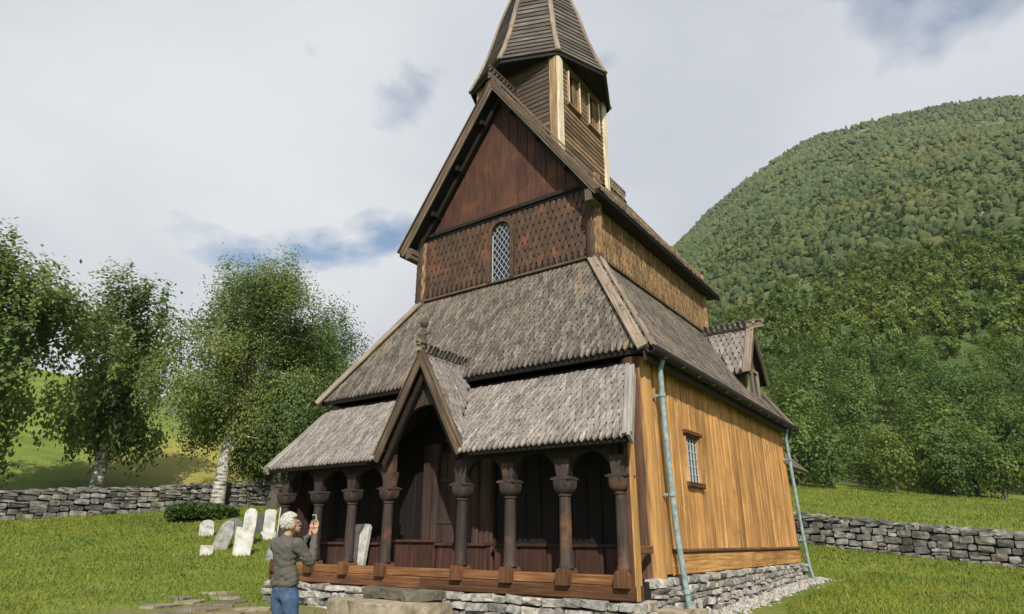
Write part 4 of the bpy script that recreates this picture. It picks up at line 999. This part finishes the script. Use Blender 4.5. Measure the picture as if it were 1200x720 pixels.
# ---- the wood on the hill
def crown_variant(n, leaf, elong=1.0):
    """unit crown: several lobes of leaf clumps, open between them"""
    c = []; k = max(5, n//28)
    for i in range(k):
        while True:
            p = rng.uniform(-1, 1, 3)
            if np.linalg.norm(p) < 1: break
        p = p*np.array([.78, .78, .85*elong]); m_ = n//k
        g_ = rng.normal(0, 1, (m_, 3)); g_ /= np.linalg.norm(g_, axis=1, keepdims=True); g_ *= (rng.random(m_)**.4)[:, None]*rng.uniform(.22, .42)
        c.append(p+g_)
    c = np.concatenate(c); n = len(c); nm = c*1.3+rng.normal(0, .38, (n, 3)); nm[:, 2] += .45
    return quads(c, nm, rng.normal(0, 1, (n, 3))+np.array([0, 0, .4]), leaf*rng.uniform(.6, 1.1, n), leaf*rng.uniform(.7, 1.3, n))
# individual trees along the foot of the hill
vari = []
for i in range(5):
    v = crown_variant(1700, .105, 1.1+.15*i); vari.append(np_mesh('tree_crown', v)); vari[-1].materials.append(M['woodleaf'])
trunkm = MB().tube([(0, 0, -.3), (.03, 0, .5), (0, .04, 1.4)], [.07, .055, .03], 7).build('trunk', 'bark'); tme = trunkm.data; bpy.data.objects.remove(trunkm)
placed = []; cnt = 0
while cnt < 110:
    az = R(random.uniform(-24, 7)); r_ = random.uniform(60, 112); x, y = CAMP.x+r_*math.sin(az), CAMP.y+r_*math.cos(az)
    if any((x-q)**2+(y-w)**2 < 5.5 for q, w in placed): continue
    placed.append((x, y)); cnt += 1
    s = random.uniform(1.9, 3.4); hz = s*random.uniform(1.0, 1.35)
    z = H(x, y); root = thing('broadleaf_tree', 'leafy green tree among others packed along the foot of the wooded hill', 'tree', (x, y, z), 'trees along the foot of the hill')
    link('trunk', tme, None, root, Matrix.Translation((x, y, z))@Matrix.Scale(s, 4))
    link('crown', random.choice(vari), None, root, Matrix.Translation((x, y, z+hz*.95+.2))@Matrix.Rotation(random.uniform(0, 6.28), 4, 'Z')@Matrix.Diagonal((s, s, hz, 1)))
bank = {0: [crown_variant(300, .235, 1.1) for _ in range(6)], 1: [crown_variant(62, .48, 1.15) for _ in range(6)], 2: [crown_variant(28, .66, 1.1) for _ in range(6)]}
def wood(r0, r1, a0, a1, spacing, lod, smin, smax):
    allv = []
    area = (R(a1)-R(a0))*(r1*r1-r0*r0)/2; n = int(area/spacing**2)
    for i in range(n):
        r_ = math.sqrt(random.uniform(r0*r0, r1*r1)); az = R(random.uniform(a0, a1)); x, y = CAMP.x+r_*math.sin(az), CAMP.y+r_*math.cos(az)
        d = mnoise.noise(V((x*.018, y*.018, 9)))+.5*mnoise.noise(V((x*.05, y*.05, 2)))
        if d < -.42+.25*sst(280, 560, r_) and random.random() < .65: continue
        s = random.uniform(smin, smax)*(1+.3*d); hz = s*random.uniform(.95, 1.5)
        if random.random() < .12: hz *= 1.35; s *= .7
        v = random.choice(bank[lod]); c_, s_ = math.cos(i*1.7), math.sin(i*1.7)
        w = np.stack([(v[:, 0]*c_-v[:, 1]*s_)*s+x, (v[:, 0]*s_+v[:, 1]*c_)*s+y, v[:, 2]*hz+H(x, y)+hz*.75], 1); allv.append(w)
    return np.concatenate(allv)
def stuff(name, v, mat): tag(link(name, np_mesh(name, v), mat), kind='stuff')
stuff('hillside_wood', np.concatenate([wood(112, 190, -24, 8, 2.8, 0, 1.3, 2.6)]), 'woodleaf')
blobs = []
for i in range(8):
    bmx = bmesh.new(); bmesh.ops.create_icosphere(bmx, subdivisions=2, radius=1)
    bv = np.array([v_.co*(1+.45*mnoise.noise(v_.co*2.1+V((i*7., 0, 0)))+.38*mnoise.noise(v_.co*4.6+V((0, i*5., 0)))) for v_ in bmx.verts]); bv[:, 2] *= 1.05
    bmx.verts.index_update(); bf = np.array([[v_.index for v_ in f.verts] for f in bmx.faces]); bmx.free()
    keep_ = np.array([bv[f][:, 2].mean() > -.55 for f in bf]); blobs.append((bv, bf[keep_]))
def canopy(name, zones, mat):
    av, af, k = [], [], 0
    for r0, r1, a0_, a1_, sp_, smin, smax in zones:
        n = int((R(a1_)-R(a0_))*(r1*r1-r0*r0)/2/sp_**2)
        for i in range(n):
            r_ = math.sqrt(random.uniform(r0*r0, r1*r1)); az = R(random.uniform(a0_, a1_)); x, y = CAMP.x+r_*math.sin(az), CAMP.y+r_*math.cos(az)
            d = mnoise.noise(V((x*.018, y*.018, 9)))+.5*mnoise.noise(V((x*.05, y*.05, 2)))
            if d < -.45+.22*sst(280, 560, r_) and random.random() < .6: continue
            q = random.uniform(smin, smax)*(1+.3*d); hz = q*random.uniform(.9, 1.5)
            if random.random() < .14: hz *= 1.5; q *= .65
            v, f = random.choice(blobs); an = random.uniform(0, 6.28); c_, s_ = math.cos(an), math.sin(an)
            av.append(np.stack([(v[:, 0]*c_-v[:, 1]*s_)*q+x, (v[:, 0]*s_+v[:, 1]*c_)*q+y, v[:, 2]*hz+H(x, y)+hz*.6], 1)); af.append(f+k); k += len(v)
    av = np.concatenate(av); af = np.concatenate(af); m_ = len(af)
    me = bpy.data.meshes.new(name); me.vertices.add(len(av)); me.vertices.foreach_set('co', av.astype(np.float32).ravel())
    me.loops.add(m_*3); me.loops.foreach_set('vertex_index', af.astype(np.int32).ravel())
    me.polygons.add(m_); me.polygons.foreach_set('loop_start', np.arange(m_, dtype=np.int32)*3); me.polygons.foreach_set('loop_total', np.full(m_, 3, np.int32))
    me.polygons.foreach_set('use_smooth', np.ones(m_, bool)); me.update(calc_edges=True)
    tag(link(name, me, mat), kind='stuff')
canopy('upper_hillside_wood', [(190, 400, -23, 11, 2.7, .8, 1.75), (400, 700, -22, 12, 3.3, .9, 1.95)], 'canopy')
stuff('upper_hillside_foliage', np.concatenate([wood(190, 330, -23, 9, 3.4, 1, 1.0, 2.1)]), 'farleaf')

# ---- grass blades on the lawns in view
v = []
def blades(n, a0, a1, r0, r1, hh):
    r_ = np.sqrt(rng.uniform(r0*r0, r1*r1, n)); az = np.radians(rng.uniform(a0, a1, n)); xs, ys = CAMP.x+r_*np.sin(az), CAMP.y+r_*np.cos(az)
    keep = ~((xs > -4.6) & (xs < 5.25) & (ys > -1.4) & (ys < 11.3))
    dd_ = np.hypot(xs+1.0, ys+4.2); keep &= rng.random(n) < np.clip((dd_-3.2)/3.0, .04, 1)
    xs, ys = xs[keep], ys[keep]; m_ = len(xs); zs = np.array([H(a_, b2) for a_, b2 in zip(xs, ys)])
    an = rng.uniform(0, 6.28, m_); hg = hh*rng.uniform(.5, 1.4, m_); w = .012+.0009*r_[keep]*.6
    b0 = np.stack([xs-np.cos(an)*w, ys-np.sin(an)*w, zs-.01], 1); b1 = np.stack([xs+np.cos(an)*w, ys+np.sin(an)*w, zs-.01], 1)
    tp = np.stack([xs+rng.normal(0, .025, m_), ys+rng.normal(0, .025, m_), zs+hg], 1)
    return np.stack([b0, b1, tp], 1).reshape(-1, 3)
v = np.concatenate([blades(60000, -78, -48, 9, 33, .045), blades(14000, -78, -48, 9, 33, .10), blades(34000, -14, 8, 8, 30, .045), blades(9000, -14, 8, 8, 30, .11), blades(26000, -13, 7, 28, 62, .13)])
tag(link('grass', np_mesh('grass', v, 3), 'grassblade'), kind='stuff')

# ================================================================== the woman taking a photograph
PXY = V((2.67, -5.90)); PZ0 = H(PXY.x, PXY.y)
def skin(name, chains, mat, parent, Mx, vox=.012, sub=0):
    """limbs as tapered lofts (x, y, z, rx[, ry]), fused into one closed surface"""
    mb = MB(); n = 14
    for ch in chains:
        P = [V(q[:3]) for q in ch]; Q = [(q[3], q[4] if len(q) > 4 else q[3]) for q in ch]
        pts, rad = [], []
        for i in range(len(P)-1):      # Catmull-Rom through the joints
            p0, p1, p2, p3 = P[max(i-1, 0)], P[i], P[i+1], P[min(i+2, len(P)-1)]
            for k in range(4):
                t_ = k/4; pts.append(.5*((2*p1)+(p2-p0)*t_+(2*p0-5*p1+4*p2-p3)*t_**2+(3*p1-p0-3*p2+p3)*t_**3))
                rad.append(tuple(Q[i][j]+(Q[i+1][j]-Q[i][j])*(t_*t_*(3-2*t_)) for j in (0, 1)))
        pts.append(P[-1]); rad.append(Q[-1])
        d0 = (pts[1]-pts[0]).normalized(); d1 = (pts[-1]-pts[-2]).normalized()
        pts = [pts[0]-d0*min(rad[0])*.5]+pts+[pts[-1]+d1*min(rad[-1])*.55]; rad = [tuple(q*.6 for q in rad[0])]+rad+[tuple(q*.55 for q in rad[-1])]
        vs = []
        for i, p in enumerate(pts):
            d = (pts[min(i+1, len(pts)-1)]-pts[max(i-1, 0)]).normalized()
            x = V((1, 0, 0))-d*d.x
            if x.length < .3: x = V((0, 1, 0))-d*d.y
            x.normalize(); y = d.cross(x)
            vs += [p+x*math.cos(2*math.pi*k/n)*rad[i][0]+y*math.sin(2*math.pi*k/n)*rad[i][1] for k in range(n)]
        m_ = len(pts)
        mb.add(vs, [(i*n+k, i*n+(k+1) % n, (i+1)*n+(k+1) % n, (i+1)*n+k) for i in range(m_-1) for k in range(n)]+[tuple(range(n))[::-1], tuple((m_-1)*n+k for k in range(n))])
    o = mb.build(name, None); nm_ = o.name
    rm = o.modifiers.new('r', 'REMESH'); rm.mode = 'VOXEL'; rm.voxel_size = vox; rm.use_smooth_shade = True
    sm = o.modifiers.new('s', 'SMOOTH'); sm.factor = .5; sm.iterations = 3 if vox > .008 else 1
    dg = bpy.context.evaluated_depsgraph_get(); m2 = bpy.data.meshes.new_from_object(o.evaluated_get(dg))
    old = o.data; bpy.data.objects.remove(o); bpy.data.meshes.remove(old); m2.name = name
    m2.polygons.foreach_set('use_smooth', [True]*len(m2.polygons)); m2.materials.clear()
    return link(name, m2, mat, parent, Mx)
PM = Matrix.Translation((PXY.x, PXY.y, PZ0))@Matrix.Rotation(R(8), 4, 'Z')@Matrix.Rotation(R(8), 4, 'X')@Matrix.Diagonal((.89, .93, 1, 1))
HC = V((.03, .045, 1.505))                        # head centre
Rh = Matrix.Rotation(R(-34), 3, 'Z')@Matrix.Rotation(R(8), 3, 'X')
def hp(x, y, z): return tuple(HC+Rh@V((x, y, z)))
rw, lw = V((.15, .31, 1.37)), V((.02, .36, 1.365))     # wrists
def hand(w, side):
    ch = [[(w.x, w.y, w.z, .024, .02), (w.x-.004*side, w.y+.02, w.z+.045, .036, .016), (w.x-.006*side, w.y+.025, w.z+.08, .034, .014)]]
    b0 = V((w.x-.006*side, w.y+.025, w.z+.08))
    for i, (off, ln) in enumerate(((.03, .07), (.011, .078), (-.009, .072), (-.028, .058))):
        a_ = b0+V((off, 0, 0)); c1_ = a_+V((0, .012, ln*.5)); c2_ = c1_+V((-.01*side, -.004, ln*.32)); c3_ = c2_+V((-.012*side, -.012, ln*.18))
        ch.append([(b0.x, b0.y, b0.z, .034, .014), (a_.x, a_.y, a_.z, .0095), (*c1_, .0085), (*c2_, .008), (*c3_, .006)])
    t0 = V((w.x-.03*side, w.y-.0, w.z+.03)); ch.append([(w.x-.004*side, w.y+.02, w.z+.045, .036, .016), (*t0, .012), (*(t0+V((-.012*side, -.015, .03))), .0105), (*(t0+V((-.010*side, -.012, .062))), .008)])
    return ch
she = (.155, -.008, 1.305); she_l = (-.155, -.008, 1.305)
body = [[(0, 0, .90, .085, .06), (0, -.005, 1.08, .11, .08), (0, 0, 1.22, .11, .08), (0, .0, 1.33, .055, .055), (.005, .01, 1.39, .048), tuple(hp(0, -.025, -.075))+(.052,), tuple(hp(0, 0, 0))+(.072, .085), tuple(hp(0, .005, .055))+(.062, .075)],
        [(0, 0, 1.22, .09, .07), (*she, .038), (.245, .12, 1.11, .038), (*rw, .024, .02)], [(0, 0, 1.22, .09, .07), (*she_l, .038), (-.20, .17, 1.12, .038), (*lw, .024, .02)]]
for sd in (-1, 1): body += [[(0, 0, .90, .07, .06), (.075*sd, 0, .82, .06), (.09*sd, .01, .46, .05), (.095*sd, -.005, .1, .038), (.1*sd, .0, .05, .035), (.105*sd, .12, .035, .03)]]
body += hand(rw, 1)+hand(lw, -1)
# face: jaw, nose, ears
body += [[tuple(hp(0, 0, 0))+(.072, .085), tuple(hp(0, .055, -.06))+(.045, .04), tuple(hp(0, .078, -.09))+(.022,)],
         [tuple(hp(0, 0, 0))+(.072, .085), tuple(hp(0, .082, .0))+(.02, .03), tuple(hp(0, .112, -.028))+(.012,)]]
per = tag(link('person', None, None, None, PM), 'grey-haired woman in a dark fleece jacket and blue jeans photographing the church', 'person')
skin('body', body, 'skin', per, PM, .0055, 2)
for sd in (-1, 1):
    MB().lathe([(.004, -.03), (.014, -.022), (.018, 0), (.015, .02), (.004, .032)], tuple(hp(.083*sd, -.01, -.015)), 8).build('ear', 'skin', per, PM, True)
    MB().lathe([(.002, -.008), (.009, 0), (.002, .008)], tuple(hp(.032*sd, .083, .012)), 8).build('eye', 'phoneglass', per, PM, True)
gl_ = MB()
for sd in (-1, 1):
    rim = [hp(.034*sd+.027*math.cos(a_), .100, .012+.02*math.sin(a_)) for a_ in [2*math.pi*k/14 for k in range(15)]]
    gl_.tube(rim, .0028, 5, False); gl_.tube([hp(.06*sd, .098, .014), hp(.082*sd, .06, .014), hp(.086*sd, -.02, .01)], .0028, 5)
gl_.tube([hp(-.008, .104, .012), hp(.008, .104, .012)], .0028, 5); gl_.build('glasses', 'phoneglass', per, PM)
MB().tube([hp(-.022, .094, -.055), hp(0, .103, -.053), hp(.022, .094, -.055)], .005, 6).build('lips', 'skin', per, PM)
# short curly hair: a shell plus many small curls
hm = bmesh.new(); bmesh.ops.create_icosphere(hm, subdivisions=4, radius=1)
for v_ in hm.verts:
    c = v_.co.copy(); d = 1+.10*mnoise.noise(c*4.5)+.07*mnoise.noise(c*11)
    p = V((c.x*.090, c.y*.103-.014, c.z*.104+.03))*d
    if c.y > .1:      # clear the face, keep a fringe above the brow
        k_ = sst(.1, .75, c.y)*sst(.62, .25, c.z) if c.z < .62 else 0
        p.y -= k_*.055*(1 if c.z < .5 else .5)
    if c.z < -.35: p.x *= .86; p.z += .02
    v_.co = p
hme = bpy.data.meshes.new('hair'); hm.to_mesh(hme); hm.free(); hme.polygons.foreach_set('use_smooth', [True]*len(hme.polygons))
HM = PM@Matrix.Translation(HC)@Rh.to_4x4()
hob = link('hair', hme, 'hair', per, HM)
cl = MB()
for i in range(520):
    an = random.uniform(0, 6.28); zz = random.uniform(-.55, 1); c = V((math.sqrt(max(0, 1-zz*zz))*math.cos(an), math.sqrt(max(0, 1-zz*zz))*math.sin(an), zz))
    if c.y > .35 and c.z < .5: continue
    p = V((c.x*.091, c.y*.104-.014, c.z*.105+.03)); t_ = c.orthogonal().normalized(); b2 = c.cross(t_); r_ = random.uniform(.006, .014); ph = random.uniform(0, 6)
    cl.tube([p+(t_*math.cos(ph+k*1.1)+b2*math.sin(ph+k*1.1))*r_+c*(.002*k-.003) for k in range(6)], [.0035, .0045, .0045, .004, .003, .0015], 4, False)
cl.build('curls', 'hair', hob, HM)
jacket = [[(0, .0, .905, .19, .135), (0, .0, .98, .182, .126), (0, -.01, 1.09, .150, .105), (0, -.005, 1.23, .175, .118), (0, 0, 1.32, .15, .095), (0, .004, 1.372, .082, .075)],
          [(0, -.005, 1.23, .175, .118), (.155, -.01, 1.31, .082, .078), (.215, .07, 1.21, .068), (.255, .125, 1.105, .060), (.215, .225, 1.23, .048), (rw.x+.004, rw.y-.01, rw.z-.012, .038, .034)],
          [(0, -.005, 1.23, .175, .118), (-.155, -.01, 1.31, .082, .078), (-.19, .1, 1.2, .068), (-.205, .17, 1.115, .058), (-.10, .27, 1.24, .048), (lw.x-.004, lw.y-.01, lw.z-.012, .038, .034)]]
jo = skin('jacket', jacket, 'jacket', per, PM, .011, 2)
jb = bmesh.new(); jb.from_mesh(jo.data); jb.normal_update()
for v_ in jb.verts:     # cloth folds, gathered round waist and elbows
    c = v_.co; f_ = mnoise.noise(V((c.x*7, c.y*7, c.z*17+c.x*6)))+.5*mnoise.noise(V((c.x*16, c.y*16, c.z*34)))
    g_ = mnoise.noise(V((c.x*5+c.z*9, c.y*5, c.z*30-c.x*14))); v_.co += v_.normal*(.012*f_+.011*g_*sst(1.3, 1.1, c.z))
jb.to_mesh(jo.data); jb.free()
col_ = MB().lathe([(.066, 0), (.063, .045), (.056, .045), (.056, 0)], (.003, .006, 1.35), 18).build('collar', 'jacket', jo, PM, True)
pants = [[(0, .0, .93, .165, .112), (0, -.005, .86, .17, .12), (0, 0, .80, .12, .10)]]
for sd in (-1, 1): pants += [[(0, -.005, .86, .17, .12), (.088*sd, -.005, .76, .098, .105), (.092*sd, .01, .46, .072, .075), (.097*sd, -.005, .10, .06, .065), (.098*sd, -.004, .05, .062, .068)]]
po_ = skin('jeans', pants, 'jeans', per, PM, .011, 2)
jb = bmesh.new(); jb.from_mesh(po_.data); jb.normal_update()
for v_ in jb.verts:
    c = v_.co; v_.co += v_.normal*(.008*mnoise.noise(V((c.x*9, c.y*9, c.z*15)))); 
jb.to_mesh(po_.data); jb.free()
for sd in (-1, 1):
    skin('shoe', [[(.1*sd, -.05, .05, .042, .045), (.1*sd, .05, .045, .046, .042), (.108*sd, .16, .035, .042, .03), (.11*sd, .2, .03, .03, .024)]], 'shoe', per, PM, .01, 2)
ph = MB().box((-.039, -.004, -.078), (.039, .004, .078))
phm = PM@Matrix.Translation((.085, .375, 1.50))@Matrix.Rotation(R(-12), 4, 'Z')@Matrix.Rotation(R(6), 4, 'X')
pho = tag(ph.build('phone', 'phone', None, phm), 'thin pale smartphone held upright before the face of the grey-haired woman', 'phone')
MB().box((-.036, -.0048, -.073), (.036, -.0042, .073)).build('screen', 'phoneglass', pho, phm)
MB().box((.014, .0042, .045), (.032, .007, .071)).build('camera_bump', 'phoneglass', pho, phm)

# the air of the valley
tag(MB().box((-2700, -2700, -140), (2700, 2700, 560)).build('haze', 'haze'), kind='stuff')
